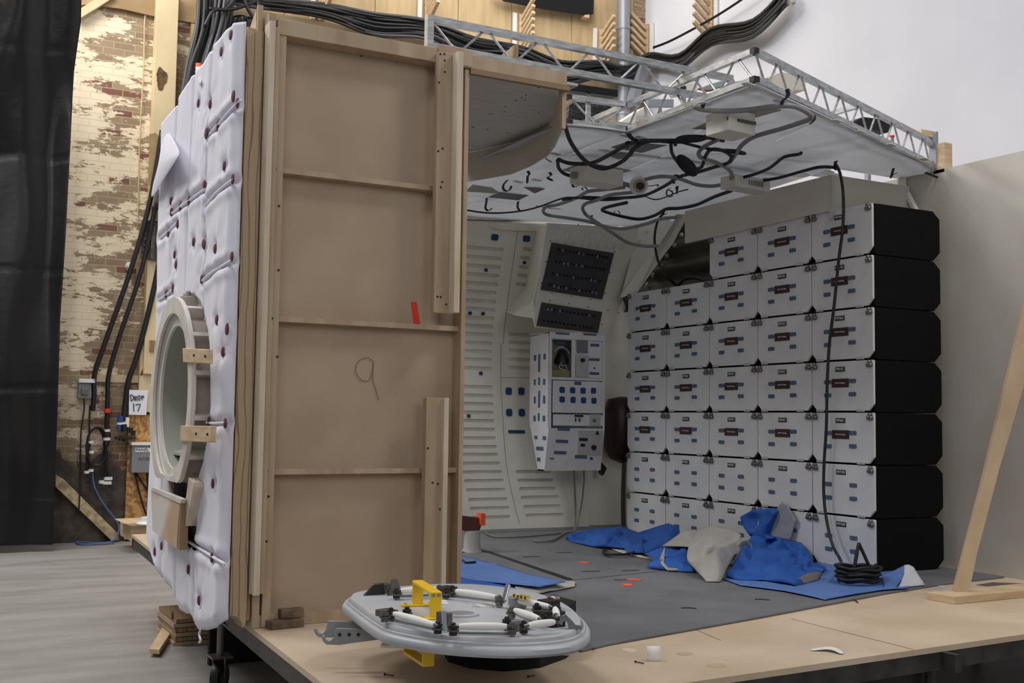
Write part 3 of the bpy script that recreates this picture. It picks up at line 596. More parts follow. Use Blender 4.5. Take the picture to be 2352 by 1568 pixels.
# loose folded flap at the far upper corner
fl=[PX(390,298,QX-.03),PX(417,350,QX-.10),PX(414,357,QX-.11),PX(378,410,QX-.08),PX(352,458,QX-.06),PX(343,455,QX-.05),PX(366,400,QX-.06),PX(372,330,QX-.05),PX(380,305,QX-.04)]
ctr=sum(fl,Vector())/len(fl)+Vector((-.03,0,0))
m=MB().add(fl+[ctr],[(i,(i+1)%9,9) for i in range(9)]); fo=m.build('folded_flap',fabric,qroot,smooth=True,solid=.006,sub=2)
m=MB().add([PX(455,172,QX-.03),PX(465,183,QX-.05),PX(460,200,QX-.05),PX(453,186,QX-.03)],[(0,1,2,3)]); m.build('ear_tab',fabric,qroot,solid=.006,sub=1)
MB().tube(crv([PX(x,y,QX-.02) for x,y in ((462,1443),(458,1455),(461,1470),(458,1475))]),.005,6).build('loose_tie',fabric,qroot,smooth=True)
# hull side behind the quilt: ply backing with opening left for the porthole
t=thing('flank_wall','plywood side of the set behind the white quilt, seen round the porthole','set wall',(-3.38,.5,0))
for (y0,y1,z0,z1) in ((-.008,.09,.06,2.2),(1.1,1.26,.1,2.14),(.09,1.1,1.32,2.18),(.09,1.1,.05,.12)): MB().box(-3.372,-3.35,y0,y1,z0,z1).build('backing_board',ply,t)
# ======================= PORTHOLE RING =======================
rx=-3.5
t=thing('porthole_ring','white painted round porthole frame standing proud of the white quilt','porthole frame',(rx,ringc[0],ringc[1]))
def ringpts(r,x,n=48,zmin=None,cy=ringc[0],cz=ringc[1]):
    out=[]
    for k in range(n):
        a=2*PI*k/n; y=cy+r*math.cos(a); z=cz+r*math.sin(a)
        if zmin is not None and z<zmin: z=zmin
        out.append(Vector((x,y,z)))
    return out
def annulus(name,ro,ri,x0,x1,m,zo=None,zi=None,cyi=None,czi=None,n=48,parent=t):
    a=ringpts(ro,x0,n,zo);b=ringpts(ri,x0,n,zi,cyi or ringc[0],czi or ringc[1]);c=ringpts(ro,x1,n,zo);d=ringpts(ri,x1,n,zi,cyi or ringc[0],czi or ringc[1])
    vs=a+b+c+d; fs=[]
    for k in range(n):
        l=(k+1)%n; fs+=[(k,l,l+n,k+n),(k+2*n,k+3*n,l+3*n,l+2*n),(k,k+2*n,l+2*n,l),(k+n,l+n,l+3*n,k+3*n)]
    return MB().add(vs,fs).build(name,m,parent,smooth=True,auto=True)
zb=.50
annulus('front_ring',.42,.352,rx,rx+.018,whitepaint,zb,zb+.02)
annulus('stepped_ring',.356,.300,rx+.022,rx+.036,whitepaint,zb+.01,zb+.04)
annulus('reveal',.358,.352,rx+.012,rx+.03,whitepaint,zb+.005,zb+.02)
annulus('rear_ring',.45,.41,rx+.085,rx+.105,whitepaint,zb,zb)
tun=mat('tunnel_grey',(168,170,158),.7,col2=(156,158,146),scale=4)
annulus('tunnel_lining',.308,.300,rx+.034,rx+.34,tun,zb+.02,zb+.04)
MB().prism(ringpts(.308,rx+.34,40,zb+.02),(.015,0,0)).build('tunnel_back',tun,t)
for k,a in enumerate((100,122,145,168,192,215)):
    a=math.radians(a); y=ringc[0]+.405*math.cos(a); z=ringc[1]+.405*math.sin(a)
    MB().bar((rx+.015,y,z),(rx+.09,y,z),.045,.018,(0,-math.sin(a),math.cos(a))).build('spacer_block',whitepaint,t)
annulus('filler_band',.385,.378,rx+.018,rx+.085,mat('greyed_ply',(186,172,164),.8,col2=(168,152,144),scale=8),zb,zb)
annulus('filler_backing',.47,.40,rx+.105,rx+.11,mat('greyed_ply',(186,172,164),.8),zb-.02,zb)
# inner wedges
for z0,z1,yy in ((.60,.66,.50),(.53,.57,.52)):
    MB().prism([(rx+.06,.35,z0),(rx+.06,.82,z0),(rx+.33,.70,z1),(rx+.33,.45,z1)],(0,0,.012)).build('inner_web',tun,t)
MB().tube([(rx+.2,.52,.56),(rx+.25,.47,1.1)],.004,6).build('lining_seam',blackpl,t)
for x,y in ((402,772),(399,1007)):
    c=PX(x,y,rx+.335); MB().cyl(c,c+Vector((.006,0,0)),.006,n=8).build('screw',blackpl,t)
def block(px,m,label,d=rx-.02,th=.05):
    return tag(MB().prism([PX(x,y,d) for x,y in px],(th,0,0)).build('timber_block',m,None,bevel=.003),label,'timber block')
block([(419,799),(477,802),(477,835),(420,832)],pine,'upper pale timber block screwed across the porthole frame edge',rx-.01,.02)
block([(414,977),(485,978),(483,1016),(413,1013)],pine,'lower pale timber block screwed across the porthole frame edge',rx-.01,.02)
for x,y in ((446,816),(472,818),(451,996),(477,997)): c=PX(x,y,rx-.011); MB().cyl(c,c+Vector((-.004,0,0)),.005,n=8).build('screw_head',blackpl,t)
# skirt box below ring
t=thing('porthole_skirt','paint-streaked plywood skirt board hanging below the porthole frame','skirt board',PX(380,1190,rx))
sk=mat('streaked_ply',(216,210,204),.6,col2=(196,164,132),scale=2.2,lo=.45,hi=.62)
MB().prism([PX(x,y,rx) for x,y in ((347,1122),(413,1150),(405,1259),(350,1217))],(.015,0,0)).build('skirt_face',sk,t)
a=PX(413,1150,rx).y; z0=PX(405,1259,rx).z; z1=PX(413,1150,rx).z
MB().box(rx,rx+.032,a-.02,a,z0,z1).build('skirt_side',mat('dark_ply',(150,122,90),.7),t)
MB().prism([PX(x,y,rx-.004) for x,y in ((350,1119),(417,1146),(414,1156),(347,1126))],(.02,0,0)).build('sill_strip',whitepaint,t)
tag(MB().prism([PX(x,y,rx+.02) for x,y in ((433,1096),(444,1108),(444,1118),(427,1208),(419,1208))],(.04,0,0)).build('plywood_offcut',palewood,None),'narrow tapered plywood offcut wedged beside the porthole skirt','offcut')
t=thing('speaker','black loudspeaker with ringed cone in the gap below the porthole','speaker',(QX+.05,.55,.3))
MB().box(QX+.012,QX+.2,.22,.95,.16,.62).build('cabinet',black,t,bevel=.005)
c=PX(446,1200,QX+.012); 
for r in (.05,.036,.026): MB().add(*(lambda m:(m.v,m.f))(MB().tube([c+Vector((-.004,r*math.cos(a),r*math.sin(a))) for a in [2*PI*i/28 for i in range(29)]],.002,6))).build('cone_ring',steel,t,smooth=True)
# ======================= INTERIOR HULL WALL =======================
wA=Vector((-1.75,2.87,0)); wd2=Vector((math.cos(-.075),math.sin(-.075),0)); wnn=Vector((-wd2.y,wd2.x,0))
def wallp(s,z): # s metres along, bulge away at mid height
    b=.20*math.sin(PI*min(1,max(0,(z)/2.2)))
    return wA+wd2*s+wnn*b+Vector((0,0,z))
def wallhit(px,py):
    z=1.0; p=None
    d=ray(px,py); t0=6.5
    for _ in range(30):
        q=CP+d*t0; b=.20*math.sin(PI*min(1,max(0,q.z/2.2))); dist=(q-wA).dot(wnn)-b; t0-=dist/d.dot(wnn)
    q=CP+d*t0; return (q-wA).dot(wd2),q.z
# panel built as curved slab with slots cut by boolean
def curved(s0,s1,z0,z1,nv=24,th=.03,off=0,mt=shell,name='wall_panel',parent=None,ns=2):
    vs=[];fs=[]
    for layer in (0,1):
        for j in range(nv+1):
            for i in range(ns+1): vs.append(wallp(s0+(s1-s0)*i/ns,z0+(z1-z0)*j/nv)+wnn*(off+th*layer))
    W_=ns+1; N1=(nv+1)*W_
    for j in range(nv):
        for i in range(ns):
            a=j*W_+i; fs+=[(a,a+1,a+W_+1,a+W_),(a+N1,a+N1+W_,a+N1+W_+1,a+N1+1)]
    for j in range(nv):
        a=j*W_; fs.append((a,a+W_,a+W_+N1,a+N1)); a=j*W_+ns; fs.append((a,a+N1,a+W_+N1,a+W_))
    for i in range(ns):
        a=i; fs.append((a,a+N1,a+N1+1,a+1)); a=nv*W_+i; fs.append((a,a+1,a+N1+1,a+N1))
    return MB().add(vs,fs).build(name,mt,parent)
t=thing('hull_wall','cream slotted interior wall of the set behind the grey floor','set wall',(-.5,2.8,0))
main=curved(0,1.72,-.0,2.26,parent=t,ns=2)
slots=[]
yl=[570,592,613,633,653,673,693,711,730,749,768,787,806,825,844,868,889,908,928,948,967,987,1006,1026,1044,1064,1083,1104,1124,1146,1167,1188]
yl=[569,590,610,630,650,670,690,709,729,748,767,787,806,825,845]
for k,y in enumerate(yl): 
    e=[1158,1154,1150,1147,1144,1141,1139,1137,1135,1133,1132,1131,1130,1130,1130][k]; slots.append((1040,e,y))
for k,y in enumerate([888,908,927,947,966,986,1006,1026,1044,1064,1084,1104,1125,1147,1167,1188]):
    e=[1132,1133,1134,1134,1135,1137,1139,1142,1145,1149,1153,1157,1161,1166,1170,1172][k]; s=[1040]*9+[1045,1060,1066,1070,1075,1079,1083]
    slots.append((s[k],e,y))
for k,y in enumerate([768,787,806,826,845]): slots.append((1168,1240,y))
for k,y in enumerate([1083,1103,1122,1142,1163,1183]): slots.append(([1185,1188,1192,1196,1202,1207][k],[1268,1273,1278,1284,1288,1294][k],y))
for k,y in enumerate([572,592,613,632,653]): slots.append(([1200,1194,1191,1187,1184][k],[1222,1218,1215,1212,1209][k],y))
cut=MB()
for (x0,x1,y) in slots:
    a,za=wallhit(x0,y); b,zb_=wallhit(x1,y); z=(za+zb_)/2; r=.013
    pts=[]
    for k in range(9): an=PI/2+PI*k/8; pts.append((a+r+r*math.cos(an),z+r*math.sin(an)))
    for k in range(9): an=-PI/2+PI*k/8; pts.append((b-r+r*math.cos(an),z+r*math.sin(an)))
    base=[wallp(s_,z_)-wnn*.02 for s_,z_ in pts]; cut.prism(base,wnn*.038)
cu=cut.build('cut',shell)
md=main.modifiers.new('b','BOOLEAN'); md.operation='DIFFERENCE'; md.object=cu; md.solver='EXACT'
dg=bpy.context.evaluated_depsgraph_get(); dg.update(); nm=bpy.data.meshes.new_from_object(main.evaluated_get(dg)); main.modifiers.clear(); main.data=nm
bpy.data.objects.remove(cu)
seam=mat('dark_seam',(70,66,58),.9)
def wline(pxs,w=.0025,m=seam,nm='panel_seam'):
    P=[]
    for x,y in pxs: s,z=wallhit(x,y); P.append(wallp(s,z)-wnn*.001)
    return MB().tube(crv(P,5),w/2,5).build(nm,m,t)
wline([(1189,530),(1180,590),(1170,660),(1160,740),(1155,790)]); wline([(1151,790),(1150,868),(1155,960),(1162,1060),(1175,1130),(1193,1203)])
wline([(1290,1095),(1305,1150),(1318,1212)],.004,mat('light_seam',(214,208,186),.8)); wline([(1150,867),(1215,867)]); wline([(1070,505),(1160,507),(1250,505)],.006)
def wpatch(cx,cy,wpx,hpx,m,nm='blue_patch'):
    s,z=wallhit(cx,cy); s2,z2=wallhit(cx+wpx/2,cy); s3,z3=wallhit(cx,cy-hpx/2); w_=abs(s2-s)*2; h_=abs(z3-z)*2
    p=wallp(s,z)-wnn*.003; u=(wallp(s,z+.02)-wallp(s,z-.02)).normalized()
    return MB().rrect(p,wd2,u,w_,h_,min(w_,h_)*.28,.003).build(nm,m,t)
for a in ((1136,545,16,15),(1116,620,8,8),(1079,719,8,8),(1109,720,8,8),(1104,857,8,8),(1076,955,8,8),(1168,898,14,17),(1197,898,14,17),(1169,947,14,17),(1198,947,14,17),(1186,991,38,7),(1209,548,16,15),(1204,603,8,7)): wpatch(*a,velcrod)
# overhead bay with two switch panels
bayn=Vector((.10,-.975,-.20)).normalized(); bayp=Vector((-.35,2.42,1.6))
def BP(x,y,d=0): return PN(x,y,bayn,bayp+bayn*d)
t=thing('switch_bay','cream overhead bay leaning out from the wall with two dark switch panels','equipment bay',BP(1320,620))
q=[(1258,512),(1468,524),(1430,690),(1393,768),(1232,752),(1227,733),(1229,690),(1243,600)]
MB().prism([BP(x,y) for x,y in q],-bayn*.02).build('bay_face',shell,t)
# returned left side of the bay
lo=[(1260,520),(1243,600),(1227,690),(1180,720),(1162,716),(1207,668),(1212,610),(1232,530)]
def BS(x,y):
    s,z=wallhit(x,y); return wallp(s,z)
f_=[BP(1260,515),BP(1243,600),BP(1226,691)]; k_=[BS(1232,530),BS(1219,600),BS(1208,662)]
MB().add(f_+k_,[(0,1,4,3),(1,2,5,4)]).build('bay_side',shell,t,solid=.006)
MB().add([BP(1226,691),BS(1208,662),BS(1162,717),BP(1182,724,-.12),BP(1229,731)],[(0,1,2,3),(0,3,4)]).build('bay_fin',shell,t,solid=.006)
MB().add([BS(1125,512),BS(1260,512),BS(1258,522),BS(1232,530),BS(1150,527),BS(1124,520)],[(0,1,2,3,4,5)]).build('bay_canopy',shell,t,solid=.04)
def swpanel(q,rows,ringed):
    p=MB().prism([BP(x,y,.004) for x,y in q],bayn*.008).build('switch_panel',dkpanel,t)
    for row in rows:
        m=MB(); (x0,y0),(x1,y1),nn_=row
        for k in range(nn_):
            f=k/(nn_-1); x=x0+(x1-x0)*f; y=y0+(y1-y0)*f; c=BP(x,y,.012); m.cyl(c,c+bayn*.010,.0075,n=8)
        m.build('switch_row',blackpl,p)
    m=MB()
    for x,y in ringed:
        c=BP(x,y,.023); uu=bayn.cross(Vector((0,0,1))).normalized(); vv=uu.cross(bayn); m.tube([c+uu*.0075*math.cos(a)+vv*.0075*math.sin(a) for a in [2*PI*i/12 for i in range(13)]],.0014,5)
    m.build('switch_rings',letter,p)
swpanel([(1267,557),(1409,581),(1382,687),(1242,665)],[((1283,573),(1394,591),14),((1277,601),(1386,618),14),((1270,628),(1378,645),14),((1263,654),(1371,672),14)],
 [(1293,575),(1330,582),(1340,583),(1372,589),(1295,605),(1305,606),(1324,609),(1337,611),(1280,631),(1317,637),(1358,643),(1367,645),(1273,657),(1283,660),(1301,662),(1331,667),(1361,671),(1370,673)])
swpanel([(1244,694),(1382,716),(1372,764),(1232,748)],[((1256,708),(1364,726),13),((1250,736),(1358,752),13)],[(1258,710),(1267,711),(1286,714),(1354,725)])
for x,y in ((1264,553),(1412,578),(1253,601),(1401,625),(1243,650),(1390,673),(1263,690),(1307,697),(1351,705),(1396,712),(1267,673),(1312,680),(1356,687),(1328,516),(1462,524),(1420,718),(1382,745)): c=BP(x,y,.001); MB().cyl(c,c+bayn*.004,.004,n=8).build('screw',blackpl,t)
for k in range(9):
    x=1286+k*18.5; y=528+k*1.5; MB().tube([BP(x,y,.002),BP(x-7,y+32,.002)],.009,8).build('bay_rib',shell,t,smooth=True)
# sloping bay to the right, beside the lockers
t=thing('sloping_cowl','cream moulded cowl sloping up between the switch bay and the lockers','cowl',(.1,2.3,1.7))
def CP3(x,y,yy): return PY(x,y,yy)
v=[CP3(1468,524,2.42),CP3(1554,494,2.1),CP3(1555,502,2.1),CP3(1520,552,2.15),CP3(1462,632,2.25),CP3(1427,682,2.35)]
MB().add(v,[(0,1,2,3,4,5)]).build('cowl_skin',shell,t,solid=.01)
g=[CP3(1555,483,1.95),CP3(1573,483,1.95),CP3(1573,508,1.95),CP3(1548,555,2.0),CP3(1500,620,2.1),CP3(1462,674,2.25),CP3(1427,683,2.33),CP3(1428,676,2.33),CP3(1470,618,2.2),CP3(1520,552,2.05),CP3(1554,500,1.97)]
MB().prism(g,(0,.02,0)).build('cowl_edge',shell,t)
for x,y in ((1486,531),(1523,520),(1540,515),(1468,553)): c=CP3(x,y,2.2); MB().lathe(c,[(.012,-.01),(.010,.004),(.0005,.006)],(0,-1,0),10).build('rivet_bump',whitepaint,t,smooth=True)
dkshell=mat('dark_hull_skin',(86,82,74),.45,col2=(66,62,56),spec=.2,scale=3,stretch=(1,1,8))
def rip(u,v):
    x0=PX(1430+u*215,690-u*30-(v*190),.10); x0.x=.12+.10*math.sin(v*14)*.12+.05*v; return x0
t2=thing('ribbed_hull_skin','dark ribbed hull skin with pale bosses above the two left locker columns','hull skin',(.15,2,1.8))
vs=[];fs=[]
for j in range(41):
    for i in range(9):
        u=i/8; v=j/40; y=1.0+u*1.8; z=1.60+v*.62; vs.append((.30+.018*math.sin(v*26),y,z))
for j in range(40):
    for i in range(8): a=j*9+i; fs.append((a,a+1,a+10,a+9))
MB().add(vs,fs).build('ribbed_sheet',dkshell,t2,smooth=True,solid=.01)
for x,y in ((1487,654),(1501,632),(1520,610),(1533,588),(1550,564),(1566,541)): c=PX(x,y,.28); MB().lathe(c,[(.022,0),(.019,.008),(.0005,.016)],(-1,0,0),12).build('pale_boss',mat('boss_grey',(140,136,128),.5),t2,smooth=True)
tag(MB().tube(crv([PX(x,y,.06) for x,y in ((1560,652),(1572,641),(1590,637),(1610,641),(1625,650))]),.012,8).build('black_hose',black,None,smooth=True),'black hose arching on top of the lockers under the header board','hose')
# wall section right of the galley, behind the lockers
t=thing('rear_wall_panel','plain shaded cream panel between the galley cabinet and the lockers','set wall',(.2,2.68,0))
MB().box(-.06,.9,2.80,2.82,0,2.15,rot=-.075,c=(.2,2.74,0)).build('panel_sheet',shell,t)
# ======================= SOFFIT, TRUSSES, CEILING =======================
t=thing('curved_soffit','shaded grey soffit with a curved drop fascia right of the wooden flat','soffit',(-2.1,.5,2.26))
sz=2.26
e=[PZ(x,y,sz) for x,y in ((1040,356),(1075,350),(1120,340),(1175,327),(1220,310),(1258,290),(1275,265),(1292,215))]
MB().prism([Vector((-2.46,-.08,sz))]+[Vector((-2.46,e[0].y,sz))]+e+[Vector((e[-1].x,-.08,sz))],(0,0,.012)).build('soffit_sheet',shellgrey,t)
bt=[p+Vector((0,0,0)) for p in e]; vs=[];fs=[]
bo=[(1040,425),(1075,417),(1120,410),(1175,400),(1215,384),(1258,358),(1285,320),(1303,290)]
zz=2.10
B_=[]
ex=[1040,1075,1120,1175,1220,1258,1275,1292]; yb_=[424,417,410,400,381,358,335,296]
for p,x,y in zip(e,ex,yb_):
    d=ray(x,y); tt=((p.x-CP.x)*d.x+(p.y-CP.y)*d.y)/(d.x**2+d.y**2); B_.append(Vector((p.x,p.y,CP.z+d.z*tt)))
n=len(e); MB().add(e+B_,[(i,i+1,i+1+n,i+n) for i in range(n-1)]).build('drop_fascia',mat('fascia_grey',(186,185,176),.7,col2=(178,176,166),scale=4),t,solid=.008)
MB().tube([PZ(x,y,sz-.003) for x,y in ((1075,350),(1120,341),(1175,328))],.0035,5).build('light_leak_line',white,t)  # white line stands in for light leaking through the seam
for x,y in ((1154,186),(1237,202),(1208,219),(1198,225),(1185,231),(1206,230),(1161,245),(1131,262),(1125,263),(1159,257),(1120,298),(1084,291),(1087,293),(1165,305),(1237,259),(1243,291)): c=PZ(x,y,sz-.002); MB().cyl(c,c+Vector((0,0,.003)),.004,n=6).build('screw_dot',blackpl,t)
# header over the opening
t=thing('opening_header','plywood header rail spanning from the flat across the set opening','header',(-2,-.1,2.3))
x1=PY(1298,200,-.10).x
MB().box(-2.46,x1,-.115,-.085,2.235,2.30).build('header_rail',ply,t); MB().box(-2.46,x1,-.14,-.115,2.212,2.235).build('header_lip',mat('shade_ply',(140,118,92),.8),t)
MB().box(x1-.02,x1,-.11,-.08,2.05,2.235).build('header_end',ply,t)
def truss(name,label,a,b,h,first,npan,ang=alu,end0=True,end1=False,ch=.028,diag=.0055,closed=True,parent=None,up0=True):
    """a,b bottom chord ends; h height"""
    t=parent or thing(name,label,'truss',tuple(a))
    a=Vector(a);b=Vector(b);H=Vector((0,0,h)); d=(b-a)
    MB().bar(a,b,ch,ch).build('bottom_chord',ang,t); MB().bar(a+H,b+H,ch,ch).build('top_chord',ang,t)
    if end0: MB().bar(a-Vector((0,0,ch/2)),a+H+Vector((0,0,ch/2)),ch*1.2,ch).build('end_post',ang,t)
    if end1: MB().bar(b,b+H,ch,ch).build('end_post',ang,t)
    for k in range(npan):
        f0=(k+.02)/npan; f1=(k+.5)/npan; f2=(k+.98)/npan
        p0=a+d*f0+(H if up0 else Vector()); p1=a+d*f1+(Vector() if up0 else H); p2=a+d*f2+(H if up0 else Vector())
        MB().cyl(p0,p1-(d.normalized()*.01),diag,n=8).build('diagonal',ang,t,smooth=True,auto=True); MB().cyl(p1+(d.normalized()*.01),p2,diag,n=8).build('diagonal',ang,t,smooth=True,auto=True)
    return t
truss('rear_truss','long aluminium lattice truss lying behind the flat and along the opening',(-2.63,-.085,2.315),(-1.03,-.085,2.315),.115,0,6)
gp_=PY(1170,140,.15); t=thing('plywood_gusset','pale triangular plywood gusset standing behind the rear truss','bracket',gp_)
MB().prism([PY(1143,133,.1),PY(1184,103,.1),PY(1184,140,.1)],(0,.014,0)).build('web',pine,t); MB().prism([PY(1184,102,.09),PY(1191,103,.09),PY(1191,142,.09),PY(1184,140,.09)],(0,.05,0)).build('upright',plyend,t)
zz_=PY(1190,142,.09); MB().box(zz_.x-.02,zz_.x+.01,.09,.12,2.272,zz_.z+.01).build('post',plyend,t); MB().prism([PY(1191,134,.09),PY(1212,139,.09),PY(1212,146,.09),PY(1191,142,.09)],(0,.04,0)).build('foot',ply,t)
# ceiling frame polygon at z=2.22
cz=2.235; H=.125
P1=PZ(1306,281,cz);P2=PZ(1441,297,cz);P3=PZ(1733,183,cz);P4=PZ(2122,368,cz);P5=PZ(2150,390,cz)
t=thing('ceiling_truss_frame','aluminium lattice truss frame bent round the front edge of the hanging ceiling','truss frame',tuple(P3))
def seg(a,b,np_,e0=False,up0=True):
    truss('','',a,b,H,0,np_,parent=t,end0=e0,up0=up0,ch=.026)
seg(P1,P2,1,False,True); seg(P2,P3,4,False,False); seg(P3,P4,9,False,True); seg(P4,P5,1,False,True)
for p in (P1,P2,P3): 
    d=.016; MB().box(p.x-d,p.x+d,p.y-d,p.y+d,p.z-.012,p.z+.012).build('corner_plug',blackpl,t); MB().box(p.x-d*.9,p.x+d*.9,p.y-d*.9,p.y+d*.9,p.z+H-.012,p.z+H+.012).build('corner_plug',blackpl,t)
m_=P3.lerp(P4,.56); back=m_+Vector((-.1,1.9,H))
MB().bar(m_+Vector((0,0,H)),m_+Vector((-.05,1.2,H)),.024,.024).build('cross_tube',alu,t)
MB().bar(P2+Vector((0,.0,H)),P2+Vector((0,1.9,H)),.026,.026).build('cross_tube',alu,t)
truss('','',P2+Vector((.05,.35,0)),P4+Vector((-.1,.55,0)),H,0,9,parent=t,end0=False)
# ceiling sheet: translucent plastic with cut flaps
t=thing('ceiling_sheet','large white translucent plastic ceiling skin hanging over the set, cables tied beneath','ceiling skin',(-.5,1,2.22))
poly=[PZ(x,y,2.215) for x,y in ((1303,285),(1440,302),(1735,189),(2125,374),(2153,393))]+[Vector((.63,.39,2.215)),Vector((.10,.40,2.215)),Vector((.20,1.36,2.215)),Vector((.26,2.55,2.215)),Vector((-1.0,2.87,2.215)),Vector((-1.75,2.87,2.215)),Vector((-1.75,1.2,2.215)),Vector((-1.72,.4,2.215))]
# triangulated dense grid clipped by polygon
def inside(x,y,pl):
    c=False;n=len(pl);j=n-1
    for i in range(n):
        if ((pl[i].y>y)!=(pl[j].y>y)) and (x<(pl[j].x-pl[i].x)*(y-pl[i].y)/(pl[j].y-pl[i].y)+pl[i].x): c=not c
        j=i
    return c
SLITS=(((1300,355),(1400,313)),((1100,448),(1190,470)),((1310,372),(1440,400)),((1440,390),(1580,335)),((1650,322),(1760,280)),((1780,320),(1850,285)),((1595,300),(1700,250)),((1690,352),(1880,368)),((1530,430),(1620,412)),((1200,440),(1260,428)),((1075,470),(1130,455)),((1290,345),(1330,350)),((1380,410),(1440,398)))
from mathutils.geometry import delaunay_2d_cdt
slq=[]
for l in SLITS:
    a=PZ(*l[0],2.215); b=PZ(*l[1],2.215); d=(b-a).normalized(); n_=Vector((-d.y,d.x,0))*.0045; slq.append([a-n_,b-n_*.3,b+n_*.3,a+n_])
pts=[Vector((p.x,p.y)) for p in poly]; faces_=[list(range(len(poly)))]; edges_=[]
for q in slq:
    k=len(pts); pts+=[Vector((p.x,p.y)) for p in q]; edges_+=[(k,k+1),(k+1,k+2),(k+2,k+3),(k+3,k)]
x=-1.72
while x<.68:
    y=-.62
    while y<2.85:
        if inside(x,y,poly): pts.append(Vector((x,y)))
        y+=.05
    x+=.05
r_=delaunay_2d_cdt(pts,edges_,faces_,1,1e-6)
bm=bmesh.new(); V=[bm.verts.new((p.x,p.y,2.215)) for p in r_[0]]
for f in r_[2]:
    cx_=sum(r_[0][i].x for i in f)/len(f); cy_=sum(r_[0][i].y for i in f)/len(f)
    if any(inside(cx_,cy_,q) for q in slq): continue
    try: bm.faces.new([V[i] for i in f])
    except ValueError: pass
# real rectangular holes
holes=[]
def hole4(*q): holes.append([PZ(x,y,2.215) for x,y in q])
hole4((1404,334),(1440,322),(1534,328),(1474,346)); hole4((1390,350),(1430,348),(1455,354),(1420,361))
hole4((1203,426),(1237,427),(1252,430),(1228,440)); hole4((1122,449),(1150,438),(1214,445),(1190,456))
ed={}
for h in holes:
    c=sum(h,Vector())/4
    for k in range(4):
        a=h[k];b=h[(k+1)%4]; n_=(b-a).cross(Vector((0,0,1)))
    MB().prism([Vector((p.x,p.y,2.203)) for p in h],(0,0,.004)).build('patch_panel',mat('window_patch',(120,120,122),.6),t)
for v in bm.verts:
    v.co.z+=.012*noise.noise(Vector((v.co.x*2.2,v.co.y*2.0,3)))+.006*noise.noise(Vector((v.co.x*7,v.co.y*3,1)))+.004*math.sin(v.co.y*18+v.co.x*3)
me=bpy.data.meshes.new('ceiling_skin'); bm.to_mesh(me); bm.free(); me.materials.append(sheetmat); me.polygons.foreach_set('use_smooth',[True]*len(me.polygons))
o=bpy.data.objects.new('ceiling_skin',me); COL.objects.link(o); o.parent=t; o.location=-wt(t); s=o.modifiers.new('s','SOLIDIFY'); s.thickness=.004
fl=mat('sheet_edge',(236,238,240),.35)
for q in (((1470,300),(1505,286),(1560,292),(1530,310)),):
    pass
for q in (((1590,296),(1650,272),(1760,243),(1795,254),(1700,280),(1660,300)),((1290,392),(1340,372),(1450,392),(1390,408)),((1070,440),(1085,425),(1130,432),(1150,445))):
    MB().prism([PZ(x,y,2.204) for x,y in q],(0,0,.004)).build('patch_panel',mat('patch_grey',(160,160,154),.6),t)
wt_tape=mat('clear_tape',(206,208,208),.3)
for x,y in ((1718,195),(1620,239),(1790,234),(1921,279),(1975,304),(2046,334),(2123,366),(1436,312),(1472,317),(1276,354),(1210,362),(1150,395),(1190,418),(1232,414),(1760,412),(1850,402),(1905,395),(1660,380),(1700,430)):
    c=PZ(x,y,2.200); MB().rrect(c,(1,.3,0),(-.3,1,0),.07,.035,.01,.004).build('tape_tab',wt_tape,t)
# boxes & devices over and under the ceiling
def pbox(name,label,cat,px,py,w,d,h,z,m,rot=.0,parts=None):
    c=PZ(px,py,z); t=thing(name,label,cat,c); MB().box(c.x-w/2,c.x+w/2,c.y-d/2,c.y+d/2,z,z+h,rot=rot,c=c).build('housing',m,t,bevel=.004); return t,c
jb=mat('junction_white',(206,204,196),.5)
t,c=pbox('junction_box','white junction box hanging under the ceiling near its front corner','junction box',1678,312,.17,.15,.10,2.09,jb,.1); MB().box(c.x-.085,c.x+.085,c.y-.078,c.y-.075,2.135,2.15).build('lid_line',mat('pencil_dark',(90,90,92),.8),t)
t,c=pbox('junction_box','wide white junction box under the ceiling left of the round speaker cup','junction box',1370,425,.27,.14,.09,2.09,jb,.05); MB().cyl((c.x-.16,c.y,2.13),(c.x-.13,c.y,2.13),.02,n=10).build('cable_gland',greybox,t)
t,c=pbox('junction_box','low white slotted box under the ceiling edge above the header board','junction box',1712,438,.28,.12,.07,2.10,jb,.1)
sl=MB()
for k in range(10): sl.box(c.x-.11+k*.02,c.x-.10+k*.02,c.y-.064,c.y-.06,2.12,2.15)
sl.build('vent_slots',greybox,t)
c=PZ(1465,425,2.12); t=thing('round_cup','white round electrical cup with a red core under the ceiling beside a junction box','electrical cup',c)
MB().lathe(c,[(.05,0),(.055,.02),(.038,.03),(.036,.012),(.016,.01)],(-.3,-.9,-.3),20).build('cup',jb,t,smooth=True,auto=True); MB().cyl(c+Vector((-.012,-.035,-.012)),c+Vector((-.016,-.05,-.016)),.022,n=12).build('red_core',maroon,t)
c=PZ(1578,380,2.06); t=thing('black_foam_pad','black oval foam pad dangling from a cable under the ceiling','pad',c)
MB().lathe(c,[(.002,-.012),(.05,-.014),(.068,-.008),(.07,0),(.068,.008),(.05,.014),(.002,.012)],(.2,-.8,.55),22).build('pad_disc',blackmatte,t,smooth=True)
